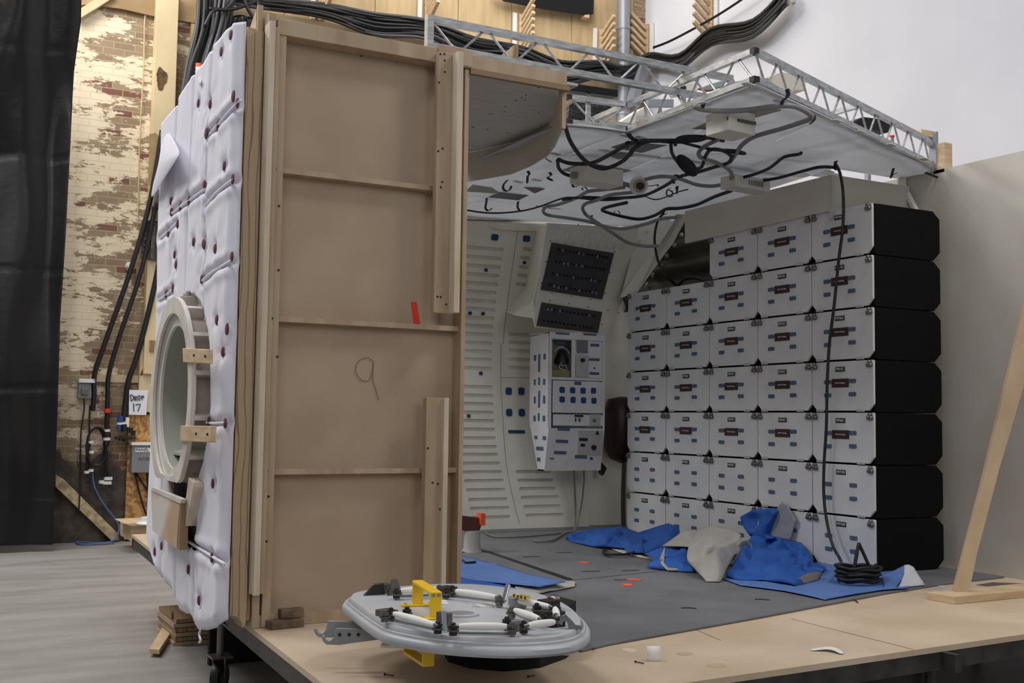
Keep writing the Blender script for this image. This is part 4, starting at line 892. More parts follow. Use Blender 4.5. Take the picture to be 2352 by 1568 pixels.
# kit lying on top of the ceiling
def topbox(name,label,cat,pts,yv,dep,m,nm='housing'):
    P=[PY(x,y,yv) for x,y in pts]; c=sum(P,Vector())/len(P); t=thing(name,label,cat,(c.x,c.y,min(p.z for p in P))); MB().prism(P,(0,dep,0)).build(nm,m,t,bevel=.004); zl=min(p.z for p in P); xm=c.x; (zl>2.25 and MB().box(xm-.012,xm+.012,yv+dep*.3,yv+dep*.5,2.225,zl+.01).build('mount_foot',alu,t)); return t
blackbag=mat('black_bag',(26,28,28),.35,col2=(60,64,62),scale=18,bump=.6,bscale=30,lo=.55,hi=.7)
t=topbox('black_wrapped_box','black plastic wrapped box on top of the ceiling beside the truss corner','wrapped box',((1305,272),(1308,240),(1318,232),(1330,226),(1404,236),(1406,262),(1382,276),(1330,272)),.75,.2,blackbag,'wrapped_body')
def onP(x,y,z): return PZ(x,y,z)
beige=mat('beige_box',(196,188,176),.5)
t=topbox('beige_box','beige electrical box on top of the ceiling right behind the near truss corner','electrical box',((1762,178),(1795,164),(1852,176),(1850,208),(1790,206)),.25,.2,beige)
for x in (1777,1743): p=PY(x,170 if x==1777 else 176,.3); MB().lathe(p,[(.014,-.02),(.016,0),(.008,.02),(.006,.05)],n=10).build('terminal',clear if 0 else jb,t,smooth=True)
t=topbox('black_lamp_box','black fitting on top of the ceiling behind the far half of the right truss','lamp fitting',((1968,276),(1984,268),(2046,276),(2046,300),(2038,305),(1972,288)),.5,.15,blackpl); p=PY(2028,266,.5); MB().cyl(p,p+Vector((0,0,-.03)),.012,n=8).build('post',blackpl,t)
t=topbox('socket_block','white socket block with round holes on top of the ceiling, left of the clear lamp','socket block',((1548,196),(1600,188),(1604,208),(1560,218)),.55,.08,jb)
for x in (1557,1566,1572): p=PY(x,206-(x-1557)*.3,.548); MB().cyl(p,p+Vector((0,-.004,0)),.011,n=10).build('socket_hole',blackpl,t)
t=topbox('clear_lamp','clear glass lamp tube lying on top of the ceiling behind the near truss','lamp',((1632,192),(1664,183),(1688,182),(1690,192),(1665,196),(1636,206)),.4,.08,galv,'tube'); 
MB().tube(crv([PY(x,y,.42) for x,y in ((1604,204),(1630,208),(1660,196),(1700,188),(1735,180))]),.006,6).build('brown_lead',mat('brown_lead',(112,70,52),.6),t,smooth=True)
t=topbox('black_bracket','small black bracket on top of the ceiling below the clear lamp','bracket',((1596,228),(1620,218),(1640,213),(1640,219),(1600,233)),.2,.04,blackpl)
t=topbox('grey_mount','grey metal mounting plate on top of the ceiling near the truss elbow','mounting plate',((1488,227),(1548,227),(1548,246),(1488,246)),.9,.02,galv)
t=topbox('cream_duct','cream sloping duct seen through the truss lattice near the elbow','duct',((1400,296),(1480,245),(1484,290),(1440,298)),1.0,.1,shell)
t=topbox('dark_vent_bar','dark glossy bar above the left end of the ceiling truss','bar',((1293,187),(1420,205),(1420,222),(1293,204)),.35,.06,blacksheet)
t=topbox('red_cap_jar','small red cap seen through the far end of the right truss','cap',((2048,309),(2056,310),(2056,315),(2048,314)),.3,.02,red)
# ---------------- cables & ties under the ceiling ----------------
def ccab(px,r,m,label,z=2.185,zs=None,grp=None,k=6):
    P=[PZ(x,y,(zs[i] if zs else z)) for i,(x,y) in enumerate(px)]
    return tag(MB().tube(crv(P,k),r,8).build('ceiling_cable',m,None,smooth=True),label,'cable',grp)
ccab([(1288,258),(1298,290),(1313,330),(1345,370),(1385,387),(1430,370),(1465,334),(1500,323),(1560,325),(1640,310)],.011,black,'black cable drooping from the curved soffit and looping up to the boxed junction',zs=[2.16,2.15,2.13,2.11,2.10,2.12,2.15,2.17,2.17,2.15])
ccab([(1283,366),(1310,375),(1360,374),(1400,355),(1440,332),(1470,324),(1530,323),(1600,322),(1630,312)],.011,black,'black cable running from the soffit corner alongside the drooping cable',z=2.165)
ccab([(1281,368),(1283,385),(1295,398),(1312,404),(1328,406)],.010,black,'short black cable curling from the soffit corner into the wide junction box',z=2.15)
ccab([(1551,332),(1555,320),(1575,314),(1620,315),(1662,323)],.010,black,'black cable arching over to end below the boxed junction',z=2.16)
ccab([(1560,325),(1610,338),(1660,346),(1710,353),(1690,346),(1640,344)],.008,black,'flat black cable crossing under the ceiling to a pale strip',z=2.165)
ccab([(1541,332),(1543,350),(1552,366),(1560,376)],.009,black,'black cable holding the oval foam pad',z=2.13)
ccab([(1600,388),(1612,382),(1620,360),(1630,345),(1648,343),(1670,350),(1680,362),(1672,374),(1640,384),(1600,396),(1560,406),(1530,425),(1490,445),(1460,452),(1400,455),(1340,453),(1292,458)],.010,black,'black cable winding past the foam pad and the round cup',z=2.155)
ccab([(1596,244),(1612,251),(1660,255),(1720,252),(1790,243),(1830,246),(1862,264),(1856,275),(1800,294),(1735,313),(1705,332),(1685,360),(1675,372)],.012,cablegrey,'grey cable slung in a wide bow along the front corner of the ceiling',z=2.165)
ccab([(1650,320),(1620,335),(1605,350),(1612,363),(1645,373),(1675,390),(1680,405),(1672,418),(1640,427),(1600,424),(1560,410),(1520,405),(1480,412)],.011,cablegrey,'grey cable bending in an S below the boxed junction',z=2.15)
ccab([(1412,420),(1440,424),(1470,440)],.014,cablegrey,'short grey sleeve between the wide junction box and the round cup',z=2.13)
ccab([(1675,412),(1720,404),(1765,387),(1795,364),(1810,358),(1835,354),(1840,351)],.009,black,'black cable rising to the right to a tie under the ceiling middle',z=2.16)
ccab([(1755,414),(1790,408),(1840,394),(1880,384),(1912,384),(1920,388)],.009,black,'black cable running to the tie where the long drop starts',z=2.16)
ccab([(1680,438),(1640,452),(1600,470),(1560,478),(1530,480),(1505,494),(1470,503),(1430,497),(1390,486),(1384,480),(1400,474),(1440,465)],.011,black,'black cable sagging along the rear edge of the ceiling over the cowl',z=2.13)
ccab([(1470,440),(1430,444),(1400,448),(1370,460),(1345,468),(1338,478),(1345,492),(1358,502),(1400,530),(1440,556),(1480,565),(1512,564)],.011,cablegrey,'grey cable dropping from the ceiling across the switch bay into the cowl',zs=[2.14,2.14,2.14,2.13,2.12,2.12,2.10,2.06,1.98,1.94,1.92,1.92])
ccab([(1435,430),(1380,436),(1350,440),(1320,456),(1280,470),(1254,475),(1248,486),(1260,494),(1300,500),(1350,508),(1390,520),(1430,525),(1480,515),(1520,502),(1554,499)],.011,cablegrey,'long grey cable looping across the rear of the ceiling above the switch bay',zs=[2.15]*8+[2.1,2.08,2.05,2.02,2.02,2.04,2.06])
ccab([(1070,482),(1110,488),(1150,489),(1200,484),(1240,474),(1290,456),(1320,454),(1370,459),(1410,459),(1450,452)],.006,black,'thin black lead strung low across the ceiling from the flat edge',z=2.14)
ccab([(1480,370+80),(1510,458),(1560,440),(1580,435)],.004,black,'very thin black wire end hanging under the ceiling middle',z=2.15)
# drop cable to coil
P=[PZ(1920,378,2.17),PX(1930,400,-.06),PX(1937,450,-.06),PX(1936,520,-.06),PX(1926,600,-.06),PX(1916,700,-.06),PX(1905,790,-.055),PX(1900,880,-.055),PX(1898,980,-.055),PX(1893,1060,-.055),PX(1892,1130,-.055),PX(1898,1190,-.06),PX(1912,1250,-.08),PX(1932,1290,-.12)]
cc=PZ(1972,1336,.014); P+= [cc+Vector((-.10,.05,.08)),cc+Vector((-.02,.07,.075))]
m=MB(); m.tube(crv(P,6),.0085,8)
t=thing('long_black_cable','long black cable hanging down over the lockers to a coil on the blue cloth','cable',cc)
m.build('hanging_run',black,t,smooth=True)
m=MB(); pts=[]
for k in range(7*24):
    a=2*PI*k/24; r=.105+.012*math.sin(k*.37); pts.append(cc+Vector((r*math.cos(a),r*.8*math.sin(a),.004+.075*(k/168)+.004*math.sin(k*1.3))))
m.tube(pts,.0085,6); m.build('coil',black,t,smooth=True)
MB().tube(crv([cc+Vector((-.03,0,.06)),cc+Vector((.0,.0,.17)),cc+Vector((.012,0,.17)),cc+Vector((.05,-.03,.06))],5),.009,6).build('coil_tie',black,t,smooth=True)
P=[PX(1522,492,.02),PX(1512,505,.0),PX(1505,530,-.02),PX(1504,560,-.03),PX(1512,600,-.02),PX(1530,632,.03),PX(1550,652,.1),PX(1562,657,.16)]
tag(MB().tube(crv(P,6),.0085,8).build('hanging_cable',black,None,smooth=True),'black cable bowing down from the ceiling knot onto the lockers below the cowl','cable')
# strap ties
def tie(pts,label,w=.018,z=2.17,drop=None):
    P=crv([PZ(x,y,z) for x,y in pts],4); m=MB(); vs=[]
    for i,p in enumerate(P):
        s=min(w,.026)/2; 
        if i==len(P)-1: s*=.3
        vs+=[p-rt*s*.8-up*s*.3,p+rt*s*.8+up*s*.3]
    n=len(P); o=MB().add(vs,[(2*i,2*i+1,2*i+3,2*i+2) for i in range(n-1)]).build('strap_tie',black,None,smooth=True,solid=.003)
    return tag(o,label,'strap tie','black strap ties under the ceiling')
T='black strap tie '
tie([(1165,414),(1156,425),(1157,435),(1165,439),(1172,434),(1174,427)],T+'curled in a loop below the left end of the ceiling')
tie([(1212,393),(1216,400),(1212,405),(1211,421)],T+'hanging straight, first right of the curled loop')
tie([(1262,396),(1266,402),(1258,408),(1270,415)],T+'bunched in a knot left of the wide junction box')
tie([(1118,455),(1117,465),(1115,478),(1122,484),(1130,478)],T+'hooked like a J nearest the wooden flat')
tie([(1190,463),(1189,475),(1193,483),(1197,484)],T+'hanging blade-like over the thin low lead')
tie([(1328,408),(1328,415),(1316,422),(1318,429),(1328,427)],T+'curled open below the left end of the wide junction box')
tie([(1257,347),(1252,357),(1256,366),(1268,372)],T+'crescent shaped at the soffit corner',.006)
tie([(1442,306),(1452,318),(1464,323),(1470,330)],T+'at the truss elbow above the two black cables',.03)
tie([(1440,325),(1441,340)],T+'wrapped upright round the two black cables',.04)
tie([(1808,205),(1810,220),(1798,232),(1795,244)],T+'hooked over the front truss holding the grey cable',.022)
tie([(1869,265),(1870,275),(1860,285)],T+'hanging free beyond the bend of the grey cable',.02)
tie([(1614,240),(1616,250)],T+'on the grey cable near the truss elbow',.04)
tie([(1728,304),(1732,310),(1738,313)],T+'at the right of the hanging junction box',.04)
tie([(1545,407),(1544,416),(1550,421)],T+'curled small above the round cup',.02)
tie([(1555,428),(1555,445)],T+'hanging straight right of the double ring tie',.026)
tie([(1540,432),(1532,437),(1532,448),(1542,452),(1544,440),(1532,436)],T+'twisted in a double ring under the ceiling middle',.010)
tie([(1412,485),(1410,492),(1418,497),(1424,490),(1418,483)],T+'ringed round the rear sagging cable',.008)
tie([(1340,436),(1336,432),(1345,430),(1352,441)],T+'looped round the grey cable left of the cup',.008)
tie([(1358,495),(1357,512)],T+'fat knot where the two grey cables cross',.045)
tie([(1524,486),(1522,494),(1530,490)],T+'knotted at the rear edge where the cable bow begins',.05)
tie([(1920,370),(1916,384)],T+'where the long drop cable leaves the ceiling',.04)
tie([(2052,387),(2049,398),(2046,409)],T+'hanging under the far right part of the ceiling',.02)
tie([(2049,402),(2054,400),(2060,397)],T+'short side tail at the far right part of the ceiling',.014)
tie([(2126,396),(2145,404),(2158,410),(2150,415)],T+'sticking out over the cream side wall',.02)
tie([(1628,345),(1640,346)],T+'bunched on the crossing of cables near the foam pad',.06)
tie([(1480,428),(1500,426),(1510,424),(1511,428)],T+'pointing right from beside the round cup',.012)
tie([(1548,402),(1566,404)],T+'pair knot where grey and black cables meet',.045)
tie([(1288,480),(1262,478),(1230,472)],T+'thin tail on the left bend of the long grey cable',.006)
# far end supports of ceiling
t=thing('wall_post','timber post and steel bracket carrying the ceiling truss end on the side wall','post',(.62,.12,2.2))
a=PX(2152,330,.60);b=PX(2163,385,.60)
MB().box(.60,.665,.05,.13,2.19,a.z).build('timber_post',pine,t,bevel=.003); MB().box(.59,.61,.10,.15,2.22,a.z+.07).build('steel_bracket',galv,t)
MB().box(.50,.60,.12,.16,a.z+.04,a.z+.075).build('timber_top',pine,t)
# ======================= LOCKERS =======================
LW,LH,LD=.4572,.2782,.50
def locker_proto(lab,full):
    r=thing('locker','','locker',(0,0,0))
    # local frame: front in plane x=0 (towards -x), y from 0 (right edge) to LW, z from 0 to LH
    c=.052; pts=[(0.002,.006),(.03,.0),(LD-c,.0),(LD,c*.9),(LD,LH-c*.9),(LD-c,LH-.004),(0.002,LH-.004)]
    MB().prism([(x,.003,z) for x,z in pts],(0,LW-.006,0)).build('body',foamb,r,bevel=.004)
    g=.0035; ch=.036; y0,y1,z0,z1=g,LW-g,g+.004,LH-g; rr=.008
    P=[(y0+ch,z0),(y1-ch,z0),(y1,z0+ch),(y1,z1-rr),(y1-rr*.3,z1-rr*.3),(y1-rr,z1),(y0+rr,z1),(y0+rr*.3,z1-rr*.3),(y0,z1-rr),(y0,z0+ch)]
    d=MB().prism([(-.014,y,z) for y,z in P],(.014,0,0)).build('door',lockw,r,bevel=.0015)
    Yc=lambda u: LW-u*LW   # u from the left edge as seen
    Zc=lambda v: LH-v*LH
    for u in (.055,.945):
        k=MB(); c=Vector((-.014,Yc(u),Zc(.09)))
        for q in range(3):
            a=PI/2+q*2*PI/3; k.lathe(c+Vector((0,.0095*math.cos(a),.0105*math.sin(a))),[(.012,0),(.012,.012),(.008,.017),(.001,.018)],(-1,0,0),10)
        k.lathe(c,[(.006,0),(.006,.02),(.003,.024)],(-1,0,0),10); k.build('latch_knob',steel,d,smooth=True,auto=True)
    for u in (.145,.80): MB().box(-.022,-.013,Yc(u)-.026,Yc(u)+.026,.001,.016).build('hinge',mat('hinge_clear',(168,170,172),.3,spec=.6),d,bevel=.002)
    for u,v in ((.27,.41),(.67,.40),(.27,.67),(.67,.655)): MB().rrect((-.0145,Yc(u),Zc(v)),(0,-1,0),(0,0,1),.052,.022,.006,.003).build('blue_patch',velcro,d)
    np_=MB().box(-.0165,-.014,Yc(.475)-.035,Yc(.475)+.035,Zc(.165)-.013,Zc(.165)+.013).build('name_plate',blackpl,d)
    if full:
        mp=MB().box(-.018,-.014,Yc(.475)-.062,Yc(.475)+.062,Zc(.435)-.023,Zc(.435)+.023).build('maroon_label',maroon,d)
    return r
pA=locker_proto('',True); pB=locker_proto('',False)
def dup3(root,loc):
    r=root.copy(); COL.objects.link(r); r.location=loc
    for ch in root.children:
        c=ch.copy(); COL.objects.link(c); c.parent=r
        for g in ch.children:
            d=g.copy(); COL.objects.link(d); d.parent=c
    return r
names={6:[None,None,'MF44G','MF45G','MF46G'],5:['MF47G','MF48G','MF49G','MF50G','MF51G'],4:['MF52G','MF53G','MF54G','MF55G','MF56G'],3:['MF57C','MF58C','MF59C','MF60C','MF61C'],
 2:['MF62C','MF63C','MF64C','MF65C','MF66C'],1:['MF67C','MF68C','MF69C','MF70N','MF71N'],0:['MF72N','MF73N','MF74N','MF75N','MF76N']}
rown={6:'top part row',5:'second row from the top',4:'third row from the top',3:'middle row',2:'third row up from the floor',1:'second row up from the floor',0:'bottom row'}
coln=['far left column','second column from the left','centre column','second column from the right','right end column']
clo={}
def plate_text(s,size,dz,dx):
    return textmesh(s,size,letter,'lettering',None,(dx,LW*(1-.475),LH*(1-dz)),(0,-1,0),(0,0,1),depth=.0006)
shared=None
usedA=usedB=False
for row in range(6,-1,-1):
    for ci in range(5):
        nm_=names[row][ci]
        if not nm_: continue
        full=row>=2; loc=Vector((0,(4-ci)*LW,row*LH+.002))
        if full: r=pA if not usedA else dup3(pA,loc); usedA=True
        else: r=pB if not usedB else dup3(pB,loc); usedB=True
        r.location=loc
        r['label']='white-fronted black locker marked %s, %s, %s'%(nm_,rown[row],coln[ci]); r['group']='white-fronted lockers'
        clo[nm_]=r
for nm_,r in clo.items():
    door=[c for c in r.children if c.name.startswith('door')][0]
    tx=plate_text(nm_,.0205,.165,-.0172); tx.parent=door
    if nm_[-1] in 'GC' and not nm_ in ('MF67C','MF68C','MF69C'):
        if shared is None: shared=plate_text('MS-M-5 Clothing',.0105,.435,-.0187); s=shared
        else: s=shared.copy(); COL.objects.link(s)
        s.parent=door
# header above lockers
t=thing('locker_header_board','cream painted header board above the upper lockers','header board',(-.03,1,1.95))
a=PX(1573,485,-.03);b=PX(1905,402,-.03);c=PX(1905,484,-.03);d=PX(1573,559,-.03)
MB().prism([a,b,c,d],(.02,0,0)).build('board',wallflat,t)
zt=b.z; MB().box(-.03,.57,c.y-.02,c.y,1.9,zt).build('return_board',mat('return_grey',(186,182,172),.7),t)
t=thing('white_corner_brace','thin white post and diagonal brace beside the header return','brace',(.57,.3,1.96))
p0=PX(2066,412,.56);p1=PX(2074,482,.5); MB().bar((.575,.33,1.97),(.575,.33,2.21),.03,.03).build('post',whitepaint,t); MB().bar(PX(2069,416,.57),PX(2104,484,.555),.03,.02).build('diagonal',whitepaint,t)
# side wall flat
WX=.60
t=thing('side_wall_flat','large cream painted flat forming the right hand side wall of the set','wall flat',(WX,-1,PT))
MB().prism([(WX,.62,PT+.001),(WX,.62,2.215),(WX,-3.2,2.19),(WX,-3.2,PT+.001)],(.03,0,0)).build('painted_face',wallflat,t)
# ======================= GALLEY CABINET =======================
GY=2.40; gx0=-.587; gx1=-.129; zt=1.38; zm=.717
bk=PX(1218,775,gx0); lowf=PX(1250,1081,gx0); zb=lowf.z; yb=lowf.y; yb2=PX(1235,1078,gx0).y
t=thing('galley_cabinet','white wall cabinet with blue patches mounted between switch bay and lockers','equipment cabinet',(gx0,GY,zb))
ybk=max(bk.y,yb2)+.02
hx=gx1-gx0
# left side skin, with lower taper
MB().prism([(gx0,GY,zt),(gx0,bk.y,zt-.02),(gx0,bk.y,zm+.05),(gx0,yb2,zb),(gx0,yb,zb),(gx0,GY,zm)],(.008,0,0)).build('side_panel',lockw,t)
MB().prism([(gx1,GY,zt),(gx1,ybk,zt),(gx1,ybk,zb),(gx1,yb,zb),(gx1,GY,zm)],(-.008,0,0)).build('side_panel',lockw,t)
MB().box(gx0,gx1,GY,ybk,zt-.008,zt).build('top_panel',lockw,t); MB().box(gx0,gx1,yb,yb2,zb,zb+.008).build('base_panel',lockw,t)
MB().box(gx0+.01,gx1,ybk-.02,ybk-.01,zm,zt-.03).build('back_panel',lockw,t)
# frame
z2=PY(1268,872,GY).z
fr_=MB(); fr_.box(gx0,gx1,GY-.004,GY+.008,zt-.045,zt); fr_.box(gx0,gx0+.022,GY-.004,GY+.008,zm,zt-.045); fr_.box(gx1-.02,gx1,GY-.004,GY+.008,zm,zt-.045); fr_.box(gx0+.022,gx1-.02,GY-.004,GY+.008,z2,z2+.02)
m1=PY(1313,800,GY).x; m2=PY(1321,800,GY).x; fr_.box(m1,m2,GY-.004,GY+.008,z2+.02,zt-.045); fr_.build('front_frame',lockw,t,bevel=.002)
MB().box(gx0+.022,m1,GY+.10,GY+.11,z2+.02,zt-.045).build('oven_back',mat('cavity_grey',(120,120,112),.6),t)
MB().box(gx0+.022,m1,GY+.02,GY+.10,z2+.02,z2+.07).build('oven_shelf',mat('olive_metal',(128,122,84),.5),t)
kk=PY(1290,825,GY+.07); MB().lathe(kk+Vector((0,0,-.03)),[(.05,0),(.05,.03),(.035,.06),(.02,.09),(.01,.10)],n=14).build('dark_fitting',blackpl,t,smooth=True,auto=True)
for pts in ([(1274,806),(1285,797),(1300,800),(1308,812)],[(1288,832),(1292,840),(1298,838),(1302,848),(1296,856)],[(1287,836),(1285,845),(1300,850)]):
    MB().tube(crv([PY(x,y,GY+.03) for x,y in pts]),.002,5).build('loose_wire',padwhite,t)
def gp(x0,y0,x1,y1,m,nm,d=.004,parent=None,off=0): 
    a=PY(x0,y0,GY-off);b=PY(x1,y1,GY-off); return MB().box(a.x,b.x,GY-off-d,GY-off,b.z,a.z).build(nm,m,parent or t,bevel=.001)
rp=gp(1321,775,1388,869,lockw,'right_subpanel',.002,off=-.012)
gp(1325,774,1350,811,mat('window_grey',(110,112,112),.15),'window_pane',.003,off=-.004)
gp(1322,815,1352,866,mat('control_grey',(168,168,168),.5),'control_plate',.003,off=-.006)
def knob(x,y,r=.012,off=.003,h=.02): c=PY(x,y,GY-off); MB().cyl(c,c+Vector((0,-h,0)),r,n=14).build('knob',blackpl,t,smooth=True,auto=True)
knob(1337,827,.014,-.002); knob(1365,845,.005,-.006,.008)
for a in ((1356,774,1368,779),(1356,789,1376,796),(1353,822,1377,829),(1354,854,1376,861),(1341,839,1348,846),(1278,782,1298,790)): gp(*a,velcro,'blue_patch',.003,off=-.009 if a[0]>1340 else -.06)
gp(1276,763,1308,769,velcro,'blue_patch',.003,off=.004); gp(1340,765,1370,771,velcro,'blue_patch',.003,off=.004)
dr=gp(1269,873,1385,949,lockw,'upper_door',.006,off=.004); gap=blackpl
MB().box(gx0+.02,gx0+.024,GY-.006,GY,zm+.004,z2).build('door_gap',gap,t); MB().box(gx1-.024,gx1-.02,GY-.006,GY,zm+.004,z2).build('door_gap',gap,t); a=PY(1269,950,GY).z; MB().box(gx0+.024,gx1-.02,GY-.006,GY,a-.003,a).build('door_gap',gap,t); MB().box(gx0+.024,gx1-.02,GY-.006,GY,z2-.001,z2+.002).build('door_gap',gap,t)
for x,y in ((1291,895),(1315,896),(1339,897),(1363,897),(1291,917),(1316,918),(1340,919),(1364,920)):
    c=PY(x,y,GY-.0105); MB().rrect(c,(1,0,0),(0,0,1),.042,.042,.011,.003).build('blue_patch',velcrod,t)
gp(1319,876,1335,884,velcro,'blue_patch',.003,off=.010)
gp(1270,951,1385,978,lockw,'lower_door',.006,off=.004)
gp(1315,951,1342,978,lockw,'latch_plate',.003,off=.010); gp(1354,951,1379,977,mat('control_grey',(168,168,168),.5),'control_plate',.003,off=.010)
MB().box(*(lambda a,b:(a.x,b.x,GY-.03,GY-.01,b.z,a.z))(PY(1317,952,GY),PY(1335,957,GY))).build('latch_bar',blackpl,t)
for x in (1322,1331): c=PY(x,960,GY-.014); MB().cyl(c,c+Vector((0,0,-.025)),.006,n=8).build('latch_pin',blackpl,t)
c=PY(1365,966,GY-.014); MB().cyl(c,c+Vector((0,-.008,0)),.012,n=10).build('knob',steel,t)
# slanting lower panel
ln=Vector((0,zb-zm,-(yb-GY))).normalized()
if ln.y>0: ln=-ln
lp=Vector((gx0,GY,zm))
def LPn(x,y,d=0): return PN(x,y,ln,lp+ln*d)
MB().prism([Vector((gx0,GY,zm)),Vector((gx1,GY,zm)),Vector((gx1-.0,yb,zb)),Vector((gx0,yb,zb))],ln*.003).build('lower_panel',lockw,t)
def lpp(x0,y0,x1,y1,m,nm,d=.003): MB().prism([LPn(x0,y0,.003),LPn(x1,y0+1,.003),LPn(x1-1,y1+1,.003),LPn(x0-1,y1,.003)],ln*d).build(nm,m,t)
for a in ((1281,981,1309,988),(1277,1009,1305,1016),(1273,1035,1301,1042),(1321,1044,1348,1052)): lpp(*a,velcro,'blue_patch')
lpp(1328,988,1385,1046,mat('control_grey',(178,178,178),.5),'control_plate',.001)
lpp(1263,1051,1272,1053,maroon,'red_label')
def lk(x,y,r,h=.015): c=LPn(x,y,.004); MB().cyl(c,c+ln*h,r,n=14).build('knob',blackpl,t,smooth=True,auto=True)
lk(1363,1027,.018); lk(1357,1052,.008)
for a in ((1331,1005,1350,1012),(1334,1018,1344,1025)): lpp(*a,blackpl,'display_marks',.002)
MB().prism([LPn(1367,998,.005),LPn(1377,998,.005),LPn(1372,988,.005)],ln*.001).build('black_triangle',blackpl,t)
# patches on the side
def spatch(x0,y0,x1,y1,m=velcro):
    a=PX(x0,y0,gx0-.001);b=PX(x1,y1,gx0-.001); c=(a+b)/2; w_=abs(a.y-b.y);h_=abs(a.z-b.z)
    MB().rrect(c,(0,-1,0),(0,0,1),w_,h_,min(w_,h_)*.3,.003).build('blue_patch',m,t)
for a in ((1227,815,1231,828),(1237,813,1240,854),(1249,812,1253,825),(1227,871,1230,884),(1237,866,1240,884),(1248,870,1252,883),(1227,910,1230,926),(1237,897,1240,936),(1248,908,1252,926),(1226,954,1230,967),(1236,948,1239,966),(1247,954,1252,967),(1228,1000,1234,1008),(1247,1001,1254,1010),(1232,1025,1248,1034),(1234,1050,1241,1059)): spatch(*a)
MB().prism([PY(x,y,ybk-.05) for x,y in ((1383,1062),(1394,1075),(1386,1092),(1381,1086))],(0,.04,0)).build('dark_bracket',blackpl,t)
tag(MB().tube(crv([PY(1318,1081,2.55),PY(1320,1120,2.6),PY(1322,1170,2.62),PZ(1319,1213,.02),PZ(1300,1222,.01),PZ(1270,1240,.01),PZ(1240,1243,.01),PZ(1224,1240,.01)],6),.006,6).build('power_cable',mat('grey_cord',(120,116,110),.6),None,smooth=True),'grey cord hanging left under the white cabinet and curving forward on the floor','cord')
tag(MB().tube(crv([PY(1341,1081,2.55),PY(1341,1110,2.6),PY(1335,1160,2.62),PZ(1322,1213,.03),PZ(1300,1222,.01),PZ(1200,1232,.01),PZ(1140,1232,.01),PZ(1118,1225,.01),PZ(1116,1219,.01)],6),.006,6).build('power_cable',mat('grey_cord',(120,116,110),.6),None,smooth=True),'grey cord from the right under the white cabinet running left along the wall base','cord')
rb=mat('dark_red_gloss',(58,24,20),.4,col2=(40,16,14),scale=8)
c=PY(1424,985,2.66); t=thing('dark_red_drum','dark red glossy rounded drum behind the lockers with a hanging pipe','drum',c)
MB().lathe(c+Vector((.02,0,-.22)),[(.02,-.03),(.09,0),(.13,.06),(.14,.2),(.135,.36),(.11,.44),(.02,.46)],n=24).build('drum_body',rb,t,smooth=True)
MB().tube(crv([c+Vector((.03,-.02,-.2)),c+Vector((.02,-.02,-.5)),c+Vector((.03,-.02,-.78)),c+Vector((.06,-.02,-.82))]),.018,8).build('pipe',mat('old_pipe',(80,66,54),.6),t,smooth=True)
# ======================= HATCH =======================
HZ=.185
O=[(786,1385),(790,1379),(802,1371),(855,1361),(920,1355),(1000,1350),(1080,1350),(1150,1356),(1220,1367),(1280,1384),(1325,1407),(1350,1430),(1356,1448),(1348,1463),(1320,1476),(1266,1484),(1180,1488),(1087,1485),(1015,1479),(953,1470),(896,1458),(866,1446),(828,1420),(798,1396)]
Ow=crv([PZ(x,y,HZ) for x,y in O+[O[0]]],3)[:-1]; hc=sum(Ow,Vector())/len(Ow)
t=thing('round_hatch','grey round hatch with one flat side, linkages and yellow handle, lying on the platform','hatch',(hc.x,hc.y,PT))
hatch=t
def hring(s,z): return [Vector((hc.x+(p.x-hc.x)*s,hc.y+(p.y-hc.y)*s,z)) for p in Ow]
def loft(prof,m,nm,close=True):
    vs=[];fs=[];n=len(Ow)
    for s,z in prof: vs+=hring(s,z)
    for j in range(len(prof)-1):
        for i in range(n): k=(i+1)%n; fs.append((j*n+i,j*n+k,(j+1)*n+k,(j+1)*n+i))
    fs.append(tuple(range(n))[::-1]); fs.append(tuple(range((len(prof)-1)*n,len(prof)*n)))
    return MB().add(vs,fs).build(nm,m,t,smooth=True,auto=True)
loft([(.95,HZ-.030),(.985,HZ-.028),(1.0,HZ-.020),(1.0,HZ-.008),(.99,HZ-.002),(.975,HZ)],gray,'outer_rim')
loft([(.965,HZ-.002),(.963,HZ+.006),(.95,HZ+.008),(.945,HZ+.003),(.94,HZ+.003),(.935,HZ+.016),(.925,HZ+.02),(.91,HZ+.02)],gray,'raised_plate')
HP=HZ+.02
def H(x,y,z=HP): return PZ(x,y,z)
# central port
c=H(1058,1412); MB().lathe(c,[(.052,0),(.052,.006),(.045,.008),(.040,.006),(.040,.001)],n=32).build('port_lip',gray,t,smooth=True,auto=True); MB().lathe(c+Vector((0,0,.001)),[(.041,0),(.041,.0035),(.0005,.0035)],n=32).build('port_recess',graydk,t)
# yellow handle
def strap(a,b,w_,th,nm='handle_bar',m=yellow,p=None,u=(0,0,1)): return MB().bar(a,b,w_,th,u).build(nm,m,p or t,bevel=.002)
f0=H(1000,1421); r0=H(959,1391); dh=(f0-r0).normalized(); wv_=Vector((dh.y,-dh.x,0)); hh=.072
yh=MB(); 
MB().bar(f0+dh*-.0,f0+Vector((0,0,hh)),.034,.007,dh).build('handle_leg',yellow,t,bevel=.002); MB().bar(r0,r0+Vector((0,0,hh)),.034,.007,dh).build('handle_leg',yellow,t,bevel=.002)
MB().bar(r0+Vector((0,0,hh))-dh*.006,f0+Vector((0,0,hh))+dh*.006,.034,.010).build('handle_bar',yellow,t,bevel=.003)
for q in (f0,r0):
    MB().bar(q-wv_*.05+Vector((0,0,.003)),q+wv_*.05+Vector((0,0,.003)),.028,.005).build('handle_foot',yellow,t,bevel=.002)
    for s in (-1,1): MB().cyl(q+wv_*.038*s+Vector((0,0,.005)),q+wv_*.038*s+Vector((0,0,.011)),.005,n=8).build('bolt',yellow,t)
